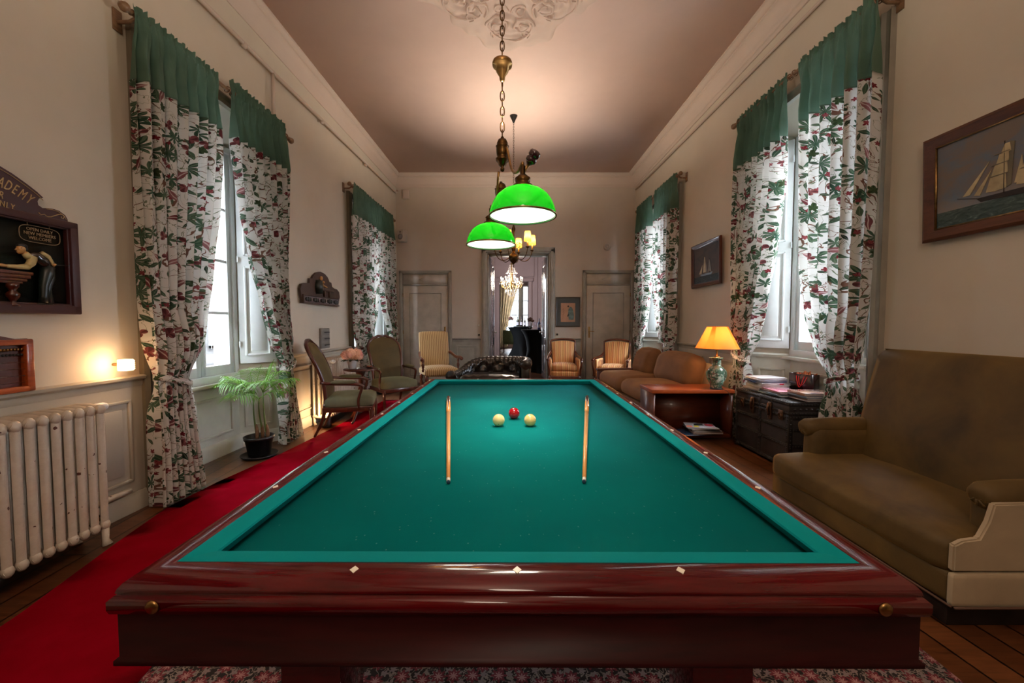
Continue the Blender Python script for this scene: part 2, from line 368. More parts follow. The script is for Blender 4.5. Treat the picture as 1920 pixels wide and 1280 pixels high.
# floral cotton: branches, palm leaves, round leaves, red fruit and blossoms (pattern in cloth UV, metres)
def floral():
    n = N('botanical_cotton'); uv0 = n.coord('UV')
    wob = n.add('ShaderNodeTexNoise'); wob.inputs['Scale'].default_value = 9; wob.inputs['Detail'].default_value = 2; n.link(uv0, wob.inputs['Vector'])
    uv = n.vmath('ADD', uv0, n.vmath('MULTIPLY', n.vmath('SUBTRACT', wob.outputs['Color'], (.5, .5, .5)), (.035, .035, 0)))
    def cells(scale, off, rnd=.48):
        vv = n.vmath('ADD', uv, off); vo = n.add('ShaderNodeTexVoronoi'); vo.voronoi_dimensions = '2D'
        vo.inputs['Scale'].default_value = scale; vo.inputs['Randomness'].default_value = rnd; n.link(vv, vo.inputs['Vector'])
        l = n.vmath('MULTIPLY', n.vmath('SUBTRACT', vv, vo.outputs['Position']), (scale, scale, 0))
        c = n.add('ShaderNodeSeparateColor', i_0=vo.outputs['Color'])
        ro = n.add('ShaderNodeVectorRotate'); ro.rotation_type = 'Z_AXIS'; n.link(l, ro.inputs['Vector']); n.link(n.math('MULTIPLY', c.outputs[0], 6.283), ro.inputs['Angle'])
        s = n.add('ShaderNodeSeparateXYZ', i_0=ro.outputs[0]); x, y = s.outputs[0], s.outputs[1]
        r = n.math('SQRT', n.math('ADD', n.math('MULTIPLY', x, x), n.math('MULTIPLY', y, y)))
        return x, y, r, n.math('ARCTAN2', y, x), c.outputs[1], c.outputs[2]
    def star(scale, off, k, rad, inner, keep, sharp=1.0):
        x, y, r, a, g, b = cells(scale, off)
        pet = n.math('POWER', n.math('ABSOLUTE', n.math('COSINE', n.math('MULTIPLY', a, k/2))), sharp)
        half = n.math('MULTIPLY_ADD', n.math('COSINE', a), .18, .82)
        lim = n.math('MULTIPLY', n.math('MULTIPLY', n.math('MULTIPLY_ADD', pet, 1-inner, inner), rad), half)
        m = n.math('MULTIPLY', n.math('LESS_THAN', r, lim), n.math('LESS_THAN', g, keep))
        vein = n.math('GREATER_THAN', pet, .93)
        return m, vein, b
    def leaf(scale, off, L, Wd, keep):
        x, y, r, a, g, b = cells(scale, off)
        q = n.math('ADD', n.math('POWER', n.math('ABSOLUTE', n.math('DIVIDE', x, L)), 1.5), n.math('ABSOLUTE', n.math('DIVIDE', y, Wd)))
        m = n.math('MULTIPLY', n.math('LESS_THAN', q, 1), n.math('LESS_THAN', g, keep))
        vein = n.math('LESS_THAN', n.math('ABSOLUTE', y), .02)
        return m, vein, b
    k = None
    base = (.86, .85, .82)
    nz = n.noise(uv, 4.2, 3, .5, 1.2); br = n.math('LESS_THAN', n.math('ABSOLUTE', n.math('SUBTRACT', nz, .5)), .008)
    k = n.mix(br, base, rgb(140, 104, 88))
    nz2 = n.noise(n.vmath('ADD', uv, (3.1, 1.7, 0)), 8.5, 3, .5, 1); b2 = n.math('LESS_THAN', n.math('ABSOLUTE', n.math('SUBTRACT', nz2, .5)), .006)
    k = n.mix(b2, k, rgb(128, 140, 112))
    for f, args, cA, cB, cv in (
        (leaf, (10.5, (0, .3, 0), .48, .16, .44), rgb(60, 92, 74), rgb(104, 130, 104), rgb(140, 160, 135)),
        (leaf, (13, (.9, .1, 0), .40, .13, .30), rgb(38, 62, 52), rgb(104, 124, 100), rgb(140, 150, 125)),
        (star, (5.2, (.37, .81, 0), 9, .46, .06, .46, .9), rgb(54, 92, 72), rgb(92, 126, 100), rgb(130, 152, 125)),
        (star, (7, (.7, .2, 0), 7, .42, .08, .30, 1.1), rgb(66, 104, 84), rgb(118, 144, 116), rgb(70, 100, 80)),
        (star, (6.6, (.11, .5, 0), 5, .26, .55, .18, 1), rgb(72, 86, 56), rgb(92, 116, 82), rgb(50, 70, 46)),
        (star, (7.5, (.52, .05, 0), 3, .32, .25, .24, .6), rgb(140, 70, 74), rgb(170, 112, 110), rgb(90, 40, 50)),
        (star, (13, (.22, .93, 0), 5, .28, .5, .22, 1), rgb(150, 40, 54), rgb(186, 110, 112), rgb(96, 20, 34)),
        (leaf, (6.2, (.44, .66, 0), .38, .12, .22), rgb(128, 58, 66), rgb(180, 130, 130), rgb(240, 225, 220))):
        m, vein, b = f(*args)
        cc = n.mix(n.math('MULTIPLY', vein, .7), n.mix(b, cA, cB), cv)
        k = n.mix(m, k, cc)
    n.col(k); n.set(rough=.85)
    n.bump(n.noise(uv0, 260, 2), .1, .002)
    # light cotton lets some daylight through
    tl = n.add('ShaderNodeBsdfTranslucent'); n.link(k, tl.inputs[0]); mx = n.add('ShaderNodeMixShader'); mx.inputs[0].default_value = .38
    n.link(n.b.outputs[0], mx.inputs[1]); n.link(tl.outputs[0], mx.inputs[2]); n.link(mx.outputs[0], n.out.inputs[0]); return n.m
M_['floral'] = floral()
n = N('sage_green_cotton'); v = n.coord('UV'); g = n.noise(v, 4, 3)
kk = n.ramp(g, [(.3, rgb(112, 146, 128)), (.7, rgb(130, 164, 146))]); n.col(kk); n.set(rough=.7, sheen=.3)
tl = n.add('ShaderNodeBsdfTranslucent'); n.link(kk, tl.inputs[0]); mx = n.add('ShaderNodeMixShader'); mx.inputs[0].default_value = .42
n.link(n.b.outputs[0], mx.inputs[1]); n.link(tl.outputs[0], mx.inputs[2]); n.link(mx.outputs[0], n.out.inputs[0]); M_['green'] = n.m

# ---------------------------------------------------------------- wall frames: local x along the wall (to the right as one faces it), local y outward, z up
XL0, XR0 = -2.62, 2.70; YB = 8.73
XL = lambda y: -2.6 + .0169*(y-2.8)
XR = lambda y: 2.70 - .008*(y-3)
aL, aR = math.atan(.0169), math.atan(.008)
ML = T(XL(0), 0, 0) @ Matrix.Rotation(pi/2-aL, 4, 'Z')
MR = T(XR(0), 0, 0) @ Matrix.Rotation(-pi/2+aR, 4, 'Z')
MB_ = T(0, YB, 0)
def onL(y, d=0, z=0): return ML @ T(y, -d, z)
def onR(y, d=0, z=0): return MR @ T(-y, -d, z)
def onB(x, d=0, z=0): return MB_ @ T(x, -d, z)
CH = 4.45; TH = .5; YN = -2.6
# floor, ceiling
bm = nb(); box(bm, -3.2, 3.4, YN-.3, YB+.25, -.1, 0); obj('floor', bm, M_['floor'], kind='structure')
bm = nb(); box(bm, -3.2, 3.4, YN-.3, YB+.25, CH, CH+.1); obj('ceiling', bm, M_['ceil'], kind='structure')
bm = nb(); box(bm, -3.3, 3.4, YN-.3, YN, 0, CH); obj('wall_near', bm, M_['wall'], kind='structure')
HW = {'L': 3.22, 'R': 3.40}
def side_wall(name, wins, M, sgn, head):
    """wall built solid to full thickness with splay-sided openings"""
    bm = nb(); s = sorted((sgn*a, sgn*b) if sgn > 0 else (-b, -a) for a, b in wins)
    lo, hi = (YN, YB+.2) if sgn > 0 else (-(YB+.2), -YN)
    cur = lo
    for a, b in s:
        box(bm, cur, a, 0, TH, 0, CH, M)
        box(bm, a, b, 0, TH, head, CH, M)
        # splayed jambs and soffit
        for q, w in ((a, .27), (b, -.27)):
            A = [(q, 0), (q+w, .27), (q+w, TH), (q, TH)]
            lo_v = [bm.verts.new(M @ Vector((x, y, 0))) for x, y in A]; hi_v = [bm.verts.new(M @ Vector((x, y, head))) for x, y in A]
            fs = [bm.faces.new(lo_v), bm.faces.new(hi_v[::-1])] + [bm.faces.new((lo_v[(i+1)%4], lo_v[i], hi_v[i], hi_v[(i+1)%4])) for i in range(4)]
            bmesh.ops.recalc_face_normals(bm, faces=fs)
        extr(bm, [(0, head), (.27, head-.2), (TH, head-.2), (TH, head)], a, b, M)
        cur = b
    box(bm, cur, hi, 0, TH, 0, CH, M)
    return obj(name, bm, M_['wall'], kind='structure', flat=True)
side_wall('wall_left', WINS_L, ML, 1, HW['L']); side_wall('wall_right', WINS_R, MR, -1, HW['R'])
# far wall with the central double doorway (two side doors are built on its face)
DX0, DX1, DZ = -.53, .80, 2.80
bm = nb(); box(bm, -3.2, DX0, YB, YB+.35, 0, CH); box(bm, DX1, 3.4, YB, YB+.35, 0, CH); box(bm, DX0, DX1, YB, YB+.35, DZ, CH)
obj('wall_far', bm, M_['wallfar'], kind='structure', flat=True)
# ---------------------------------------------------------------- cornices, pipes
prof = [(0, 4.20), (-.018, 4.20), (-.022, 4.225), (-.045, 4.235), (-.045, 4.26), (-.06, 4.27), (-.075, 4.30), (-.10, 4.34), (-.135, 4.375), (-.15, 4.38), (-.15, 4.40), (-.185, 4.405), (-.20, 4.43), (-.225, 4.435), (-.225, CH), (0, CH)]
for nm, M, a, b in (('trim_1', ML, YN, YB), ('trim_2', MR, -YB, -YN), ('trim_3', MB_, -2.6, 2.75)):
    k_ = .58 if nm == 'trim_1' else .92 if nm == 'trim_2' else .9
    bm = nb(); extr(bm, [(y*k_, z) for y, z in prof], a, b, M)
    obj(nm, bm, M_['cornice'], kind='structure', sharp=60)
# dado, panels and baseboards
nb_i = [0]
RAIL = lambda z: [(0, z-.06), (-.012, z-.06), (-.02, z-.045), (-.02, z-.02), (-.045, z-.005), (-.05, z+.012), (-.03, z+.02), (0, z+.02)]
def wainscot(M, a, b, side, zr=.93, mat='wains', ends=(.06, .06)):
    nb_i[0] += 1; i = nb_i[0]
    e = struct_empty('wainscot_%s' % side, M)
    bm = nb(); extr(bm, RAIL(zr), a, b); box(bm, a, b, -.012, 0, .13, zr-.06)
    n_p = max(1, round((b-a)/1.0)); w = (b-a)/n_p
    for k in range(n_p):
        x0, x1 = a+k*w+.09, a+(k+1)*w-.09
        if x1-x0 < .12: continue
        z0, z1 = .21, zr-.14
        for (p, q, r_, s_) in ((x0, x1, z0, z0+.02), (x0, x1, z1-.02, z1), (x0, x0+.02, z0, z1), (x1-.02, x1, z0, z1)): box(bm, p, q, -.026, -.01, r_, s_, bev=.004)
        box(bm, x0+.06, x1-.06, -.02, -.01, z0+.06, z1-.06, bev=.004)
    obj('dado_panel', bm, M_[mat], e)
    bm = nb(); extr(bm, [(0, 0), (-.03, 0), (-.03, .09), (-.022, .105), (-.018, .125), (0, .13)], a, b)
    o = obj('baseboard_%s' % side, bm, M_[mat], M=M, kind='structure')
for a, b in ((YN, 2.78), (4.48, 6.23), (8.1, 8.71)): wainscot(ML, a, b, 'left', .91)
for a, b in ((YN, 2.90), (4.58, 6.38), (8.15, 8.71)): wainscot(MR, -b, -a, 'right', .97)
for a, b in ((-2.56, -2.46), (-1.30, -.68), (.95, 1.50)): wainscot(MB_, a, b, 'far', .95, 'greytrim')
# ---------------------------------------------------------------- windows
wi = [0]
def window(M, a, b, sgn, head, sill, rail_z):
    wi[0] += 1
    s0, s1 = (a, b) if sgn > 0 else (-b, -a)
    e = struct_empty('window_%d' % wi[0], M)
    w0, w1 = s0+.27, s1-.27; hz = head-.2; d = .27
    m = M_['white']
    bm = nb()                                                     # architrave round the recess opening
    for x0, x1 in ((s0-.10, s0), (s1, s1+.10)):
        extr_v = [(x0, -.035), (x0+.03, -.05), (x0+.05, -.03), (x1-.015, -.03), (x1, -.045), (x1, 0), (x0, 0)]
        lo = [bm.verts.new((x, y, 0)) for x, y in extr_v]; hi = [bm.verts.new((x, y, head+.10)) for x, y in extr_v]
        fs = [bm.faces.new(lo), bm.faces.new(hi[::-1])] + [bm.faces.new((lo[(i+1)%7], lo[i], hi[i], hi[(i+1)%7])) for i in range(7)]
        bmesh.ops.recalc_face_normals(bm, faces=fs)
    extr(bm, [(0, head), (-.045, head), (-.03, head+.02), (-.03, head+.05), (-.05, head+.075), (-.035, head+.10), (0, head+.10)], s0, s1)
    obj('architrave', bm, M_['trim'] if sgn > 0 else M_['greytrim'], e)
    bm = nb()                                                     # outer frame
    box(bm, w0, w0+.05, d-.03, d+.06, sill, hz); box(bm, w1-.05, w1, d-.03, d+.06, sill, hz); box(bm, w0, w1, d-.03, d+.06, hz-.06, hz); box(bm, w0, w1, d-.04, d+.06, sill, sill+.07, bev=.006)
    obj('window_frame', bm, m, e)
    mid = (w0+w1)/2
    for x0, x1, kn in ((w0+.05, mid+.01, 0), (mid-.01+.02, w1-.05, 1)):
        bm = nb(); z0, z1 = sill+.07, hz-.06
        box(bm, x0, x0+.055, d-.015, d+.03, z0, z1, bev=.006); box(bm, x1-.055, x1, d-.015, d+.03, z0, z1, bev=.006)
        box(bm, x0, x1, d-.015, d+.03, z0, z0+.09, bev=.006); box(bm, x0, x1, d-.015, d+.03, z1-.055, z1, bev=.006)
        nr = 4; ph = (z1-z0-.145)/nr
        for k in range(1, nr): zz = z0+.09+k*ph; box(bm, x0+.05, x1-.05, d-.008, d+.02, zz-.014, zz+.014, bev=.004)
        c = obj('casement', bm, m, e)
        bm = nb(); box(bm, x0+.05, x1-.05, d+.006, d+.010, z0+.08, z1-.05); obj('pane', bm, M_['glass'], c, flat=True)
    bm = nb(); tube(bm, [(mid+.03, d-.035, sill+.15), (mid+.03, d-.035, hz-.15)], .008, 8); box(bm, mid+.012, mid+.048, d-.05, d-.02, 1.35, 1.5, bev=.006)
    obj('espagnolette_bolt', bm, M_['white'], e)
    # window board, parapet panel under it
    bm = nb(); box(bm, s0+.02 if False else w0-.12, w1+.12, d-.085, d+.05, sill-.035, sill, bev=.01); obj('sill', bm, M_['reveal'], e)
    bm = nb(); box(bm, w0-.02, w1+.02, d-.02, TH-.05, 0, sill-.03); 
    x0, x1, z0, z1 = w0+.1, w1-.1, .2, sill-.14
    for (p, q, r_, s_) in ((x0, x1, z0, z0+.025), (x0, x1, z1-.025, z1), (x0, x0+.025, z0, z1), (x1-.025, x1, z0, z1)): box(bm, p, q, d-.035, d-.015, r_, s_, bev=.005)
    extr(bm, [(d-.02, 0), (d-.05, 0), (d-.05, .10), (d-.035, .13), (d-.02, .14)], w0-.02, w1+.02)
    obj('parapet_panel', bm, M_['reveal'], e)
    # reveal lining and folded shutters on both splayed jambs
    L = .27*sqrt(2)
    for q, ang in ((s0, 45), (s1, 135)):
        J = T(q, 0, 0) @ RZ(ang)                                 # local x runs along the jamb into the recess
        f = -1 if ang == 45 else 1                                # local y side that faces the recess
        S = J @ Matrix.Diagonal((1, f, 1, 1))
        bm = nb(); box(bm, 0, L, 0, .015, 0, rail_z, S)
        for (p, qq, r_, s_) in ((.07, L-.06, .2, .225), (.07, L-.06, rail_z-.17, rail_z-.145), (.07, .095, .2, rail_z-.145), (L-.085, L-.06, .2, rail_z-.145)): box(bm, p, qq, .012, .028, r_, s_, S, .004)
        extr(bm, [(0, rail_z-.03), (.03, rail_z-.03), (.04, rail_z), (.03, rail_z+.015), (0, rail_z+.015)], -.0, L, S)
        extr(bm, [(0, 0), (.035, 0), (.035, .11), (.02, .14), (0, .14)], 0, L, S)
        bmesh.ops.recalc_face_normals(bm, faces=bm.faces)
        obj('reveal_panel', bm, M_['reveal'], e)
        bm = nb(); z0, z1 = rail_z+.07, hz-.02
        box(bm, .02, L-.03, .012, .045, z0, z1, S, .004)
        hh = z1-z0; seq = [(z0+.07, z0+.42*hh), (z0+.46*hh, z0+.56*hh) if sgn > 0 else (z0+.46*hh, z0+.50*hh), (z0+.60*hh, z1-.07)] if False else [(z0+.08, z0+.47*hh), (z0+.52*hh, z1-.08)]
        for (r_, s_) in seq:
            for (p, qq, rr, ss) in ((.07, L-.08, r_, r_+.02), (.07, L-.08, s_-.02, s_), (.07, .09, r_, s_), (L-.10, L-.08, r_, s_)): box(bm, p, qq, .04, .056, rr, ss, S, .004)
            box(bm, .12, L-.13, .04, .052, r_+.05, s_-.05, S, .004)
        for zz in (z0+.2, z0+.5*hh, z1-.2): tube(bm, [(L-.03, .05, zz-.03), (L-.03, .05, zz+.03)], .008, 6, S)
        bmesh.ops.recalc_face_normals(bm, faces=bm.faces)
        obj('shutter', bm, m, e)
    return e
for a, b in WINS_L: window(ML, a, b, 1, HW['L'], .72, .80)
for a, b in WINS_R: window(MR, a, b, -1, HW['R'], .94, .95)
# ---------------------------------------------------------------- curtains
def lerp_keys(keys, z):
    keys = sorted(keys)
    if z <= keys[0][0]: return keys[0][1:]
    for k0, k1 in zip(keys, keys[1:]):
        if z <= k1[0]:
            t = (z-k0[0])/(k1[0]-k0[0]); t = t*t*(3-2*t)*.5 + t*.5
            return tuple(a+(b-a)*t for a, b in zip(k0[1:], k1[1:]))
    return keys[-1][1:]
def curtain(M, keys, label, sgn, seed, tie=.87, ztop=3.41, zband=2.92, npl=7, d0=.13, group=None, flat=1.5, mir=False):
    """keys: (z, outer edge, inner edge) along the wall in world y"""
    t = thing('curtain', label, 'curtain', M @ T(sgn*keys[0][1], -d0, 0), group)
    base = sgn*keys[0][1]; rnd = random.Random(seed); ph = [rnd.uniform(0, 6.28) for _ in range(6)]
    def P(u, z, extra=0):
        o, i = lerp_keys(keys, z); w = abs(i-o)
        near_tie = exp(-((z-tie)/.16)**2)
        amp = (.058*(1-.62*near_tie))*min(1, (ztop-.06-z)/.5+.18) if z < ztop-.06 else .008
        f = npl + .8*sin(ph[0]+z*.4)
        pl = sin(2*pi*f*u + ph[1] + .9*sin(z*1.1+ph[2]) + 1.2*u*sin(ph[3]+z*.7))
        pl2 = .3*sin(2*pi*f*2.1*u + ph[4])
        y = amp*(pl + pl2)
        if z > ztop-.30:                                          # gathered heading
            k = min(1, (z-(ztop-.30))/.2); y += k*.012*sin(2*pi*24*u+ph[5]+z*14) + (.022*k if z < ztop-.05 else .012)*-1*abs(sin(2*pi*12*u))
        s = o+(i-o)*u + .25*amp*cos(2*pi*f*u + ph[1])*(1 if w > .3 else .5)
        bow = -.05*near_tie*sin(pi*u)
        if tie < z < tie+.5: bow -= .05*sin(pi*u)*(z-tie)/.5*(1-(z-tie)/.5)*4
        zz = z + (.012*sin(2*pi*15*u + ph[5]) if z > ztop-.02 else 0) + extra
        return Vector((sgn*s-base, y+bow-.012, zz))
    z0 = .015
    def uvf(za, zb): return lambda u, v: (u*flat*(1 if not mir else -1)+seed*.37, za+(zb-za)*v+seed*.21)
    bm = nb(); grid(bm, lambda u, v: P(u, z0+(zband-z0)*v), 130, 90, uvf(z0, zband)); bmesh.ops.solidify(bm, geom=bm.faces[:], thickness=.003)
    obj('floral_panel', bm, M_['floral'], t, sharp=80)
    bm = nb(); grid(bm, lambda u, v: P(u, zband-.01+(ztop-zband+.01)*v) - Vector((0, .004, 0)), 150, 36, uvf(zband, ztop)); bmesh.ops.solidify(bm, geom=bm.faces[:], thickness=.003)
    obj('green_heading', bm, M_['green'], t, sharp=80)
    # tieback: band round the gathered waist, rising to the wall hook
    o, i = lerp_keys(keys, tie); c = (o+i)/2; w = abs(i-o)/2
    bm = nb(); ring = []
    for k in range(24):
        a = 2*pi*k/24; x = sgn*(c + (w+.012)*cos(a)*(1 if i > o else -1)) - base; ring.append((x, -.03+(.075)*sin(a), tie + .045*-cos(a)))
    n_ = len(ring); rr = []
    for p in ring: rr.append((bm.verts.new((p[0], p[1], p[2]-.022)), bm.verts.new((p[0], p[1]*1.04, p[2])), bm.verts.new((p[0], p[1], p[2]+.022))))
    uvl = bm.loops.layers.uv.verify()
    for k in range(n_):
        A, B = rr[k], rr[(k+1)%n_]
        for j in range(2):
            f = bm.faces.new((A[j], B[j], B[j+1], A[j+1]))
            for lp, q in zip(f.loops, ((k,j),(k+1,j),(k+1,j+1),(k,j+1))): lp[uvl].uv = (q[0]*.03, q[1]*.03+seed)
    bmesh.ops.solidify(bm, geom=bm.faces[:], thickness=.004)
    obj('tieback', bm, M_['floral'], t, sharp=80)
    return t
def rod(M, a, b, label, z=3.37, d=.13):
    t = thing('curtain_rod', label, 'curtain rod', M @ T(a, -d, z))
    L = b-a
    bm = nb(); tube(bm, [(0, 0, 0), (L, 0, 0)], .016, 12); obj('pole', bm, M_['oak2'], t)
    for x, s in ((0, -1), (L, 1)):
        bm = nb(); lathe(bm, [(.012, 0), (.022, .01), (.014, .02), (.03, .045), (.032, .06), (.02, .08), (0, .085)], 14, T(x, 0, 0) @ RY(90*s)); obj('finial', bm, M_['oak2'], t)
    for x in (.02, L-.02):
        bm = nb(); tube(bm, [(x, 0, -.02), (x, .04, -.04), (x, d, -.04)], .012, 8); box(bm, x-.03, x+.03, d-.012, d, -.10, .04, bev=.004); obj('bracket', bm, M_['oak2'], t)
    for x in [L/2-.03, L/2+.03]+[.05, L-.05]:
        bm = nb(); tube(bm, [(x, .026*cos(2*pi*k/16), .026*sin(2*pi*k/16)) for k in range(16)], .005, 6, closed=True); obj('ring', bm, M_['oak2'], t)
M_['oak2'] = wood('rod_oak', rgb(96, 70, 48), rgb(140, 108, 80), .4, 'x', 8)
rod(ML, 2.70, 4.46, 'wooden curtain rod over the near left window, above the radiator side', 3.30)
rod(ML, 6.10, 8.12, 'wooden curtain rod over the far left window, near the speaker corner', 3.36)
rod(MR, -4.66, -2.86, 'wooden curtain rod over the near right window, above the black trunk', 3.55)
rod(MR, -8.16, -6.20, 'wooden curtain rod over the far right window, behind the brown sofa', 3.55)
curtain(ML, [(3.45, 2.68, 3.42), (2.7, 2.68, 3.38), (2.25, 2.68, 3.33), (1.75, 2.68, 3.24), (1.2, 2.69, 3.13), (.87, 2.74, 3.0), (.6, 2.71, 3.04), (.02, 2.70, 3.12)], 'near half of the floral curtain on the near left window, beside the cream radiator', 1, 1, ztop=3.35, zband=2.89)
curtain(ML, [(3.45, 4.36, 3.56), (2.9, 4.36, 3.60), (2.28, 4.37, 3.67), (1.9, 4.37, 3.77), (1.5, 4.37, 3.95), (1.05, 4.37, 4.10), (.84, 4.38, 4.22), (.5, 4.44, 4.20), (.02, 4.56, 4.15)], 'far half of the floral curtain on the near left window, behind the potted palm', 1, 2, tie=.84, mir=True, ztop=3.40)
curtain(ML, [(3.45, 6.14, 7.05), (2, 6.14, 7.08), (1.5, 6.14, 7.0), (1.1, 6.15, 6.8), (.87, 6.2, 6.5), (.5, 6.16, 6.55), (.02, 6.14, 6.6)], 'near half of the floral curtain on the far left window, behind the green armchair', 1, 3, zband=2.94)
curtain(ML, [(3.45, 8.06, 7.12), (2.3, 8.06, 7.2), (1.6, 8.06, 7.45), (1.1, 8.06, 7.75), (.87, 8.06, 7.86), (.5, 8.12, 7.84), (.02, 8.2, 7.8)], 'far half of the floral curtain on the far left window, beside the left corner door', 1, 4, zband=2.94, mir=True)
curtain(MR, [(3.62, 2.86, 3.66), (3.0, 2.86, 3.62), (1.8, 2.87, 3.56), (1.35, 2.88, 3.48), (1.1, 2.90, 3.35), (.85, 2.94, 3.20), (.5, 2.90, 3.22), (.02, 2.86, 3.26)], 'near half of the floral curtain on the near right window, behind the tan velvet sofa', -1, 5, ztop=3.60, zband=3.04, tie=.85)
curtain(MR, [(3.62, 4.62, 3.80), (2.7, 4.62, 3.85), (2.0, 4.62, 3.97), (1.5, 4.6, 4.10), (1.1, 4.58, 4.22), (.92, 4.57, 4.33), (.5, 4.60, 4.31), (.02, 4.62, 4.28)], 'far half of the floral curtain on the near right window, beside the orange table lamp', -1, 6, ztop=3.60, zband=3.04, tie=.92, mir=True, d0=.115)
curtain(MR, [(3.62, 6.26, 7.14), (2.0, 6.26, 7.16), (1.4, 6.26, 7.0), (1.1, 6.26, 6.85), (.87, 6.3, 6.6), (.5, 6.27, 6.66), (.02, 6.26, 6.7)], 'near half of the floral curtain on the far right window, behind the brown cushions', -1, 7, ztop=3.60, zband=3.08)
curtain(MR, [(3.62, 8.12, 7.36), (2.0, 8.12, 7.4), (1.4, 8.12, 7.55), (1.1, 8.12, 7.7), (.87, 8.10, 7.84), (.5, 8.12, 7.8), (.02, 8.14, 7.75)], 'far half of the floral curtain on the far right window, in the far right corner', -1, 8, ztop=3.60, zband=3.08, mir=True)
# ---------------------------------------------------------------- doors of the far wall
def panel_door(i, x0, x1, ztop, hinge_left):
    e = struct_empty('door_%d' % i, MB_)
    bm = nb(); w = .075
    for a, b in ((x0, x0+w), (x1-w, x1)): box(bm, a, b, -.05, 0, 0, ztop, bev=.008); box(bm, a+.02, b-.02, -.062, -.04, 0, ztop-.02, bev=.006)
    box(bm, x0, x1, -.05, 0, ztop-w, ztop, bev=.008); box(bm, x0+.02, x1-.02, -.062, -.04, ztop-w+.02, ztop-.02, bev=.006)
    obj('door_frame', bm, M_['greytrim'], e)
    bm = nb(); a, b = x0+w+.01, x1-w-.01; zt = ztop-w-.01; zs = ztop-.33
    box(bm, a, b, -.035, -.005, zs+.02, zt)
    cx, cz = (a+b)/2, (zs+.02+zt)/2
    for s in (1,):
        P = [(cx-.14, cz), (cx, cz+.055), (cx+.14, cz), (cx, cz-.055)]
        for k in range(4): pass
    tp = obj('transom_panel', bm, M_['door'], e)
    bm = nb(); box(bm, a, b, -.05, -.03, zs+.005, zs+.035, bev=.006)
    pts_ = [(x, -.038, z) for x, z in P]; tube(bm, pts_, .011, 6, closed=True); obj('diamond_moulding', bm, M_['greytrim'], tp)
    bm = nb(); box(bm, a, b, -.035, -.005, .01, zs, bev=.003)
    lf = obj('door_leaf', bm, M_['door'], e); bm = nb()
    for (p, q, z0, z1) in ((a+.13, b-.13, .15, zs-.15),):
        for (pp, qq, r_, s_) in ((p, q, z0, z0+.02), (p, q, z1-.02, z1), (p, p+.02, z0, z1), (q-.02, q, z0, z1)): box(bm, pp, qq, -.047, -.03, r_, s_, bev=.005)
    obj('panel_moulding', bm, M_['greytrim'], lf)
    hx = b-.06 if hinge_left else a+.06
    bm = nb(); box(bm, hx-.02, hx+.02, -.042, -.034, .98, 1.22, bev=.006); tube(bm, [(hx, -.04, 1.12), (hx, -.09, 1.12), (hx+(-.10 if hinge_left else .10), -.09, 1.115)], .009, 8); ball(bm, (hx, -.044, 1.02), .008, 8)
    obj('door_handle', bm, M_['brass'], lf, sharp=50)
    bm = nb()
    for zz in (.35, 1.1, zs-.2): hh = a-.006 if hinge_left else b+.006; tube(bm, [(hh, -.042, zz-.04), (hh, -.042, zz+.04)], .008, 8)
    obj('hinge', bm, M_['brass'], lf)
panel_door(1, -2.44, -1.31, 2.43, True); panel_door(2, 1.53, 2.64, 2.44, False)
# central doorway: architrave, jamb lining, two open leaves folded into the next room
e = struct_empty('door_3', MB_)
bm = nb()
for a, b in ((DX0-.13, DX0), (DX1, DX1+.13)): box(bm, a, b, -.04, 0, 0, DZ+.12, bev=.008); box(bm, a+.03, b-.03, -.06, -.03, 0, DZ+.09, bev=.01)
box(bm, DX0-.13, DX1+.13, -.04, 0, DZ, DZ+.13, bev=.008); box(bm, DX0-.10, DX1+.10, -.06, -.03, DZ+.03, DZ+.10, bev=.01)
obj('door_frame', bm, M_['greytrim'], e)
bm = nb()
for a, b in ((DX0, DX0+.02), (DX1-.02, DX1)): box(bm, a, b, .0, .36, 0, DZ)
box(bm, DX0, DX1, 0, .36, DZ-.02, DZ); box(bm, DX0, DX1, 0, .36, -.0, .012)
obj('jamb_lining', bm, M_['greytrim'], e)
gl = mk('gloss_grey_paint', (.27, .25, .26), .14, coat=.8)
for s, hx, ang in ((1, DX0+.02, 84), (-1, DX1-.02, 94)):
    Md = T(hx, .32, 0) @ RZ(ang)
    bm = nb(); w = .62; z1 = DZ-.03; box(bm, 0, w, -.02, .02, .015, z1, bev=.004)
    for fy in (-1, 1):
        for (z0, zz) in ((.14, .80), (.95, z1-.14)):
            for (p, q, r_, s_) in ((.09, w-.09, z0, z0+.025), (.09, w-.09, zz-.025, zz), (.09, .115, z0, zz), (w-.115, w-.09, z0, zz)): box(bm, p, q, fy*.012-.014, fy*.012+.014, r_, s_, bev=.004)
    lf = obj('door_leaf', bm, gl, e, M=Md)
    bm = nb(); box(bm, w-.075, w-.03, -.027, .027, .98, 1.2, bev=.005); ball(bm, (w-.05, -.06, 1.08), .026, 12); ball(bm, (w-.05, .06, 1.08), .026, 12); tube(bm, [(w-.05, -.06, 1.08), (w-.05, .06, 1.08)], .008, 8)
    obj('door_handle', bm, M_['chrome'], lf)
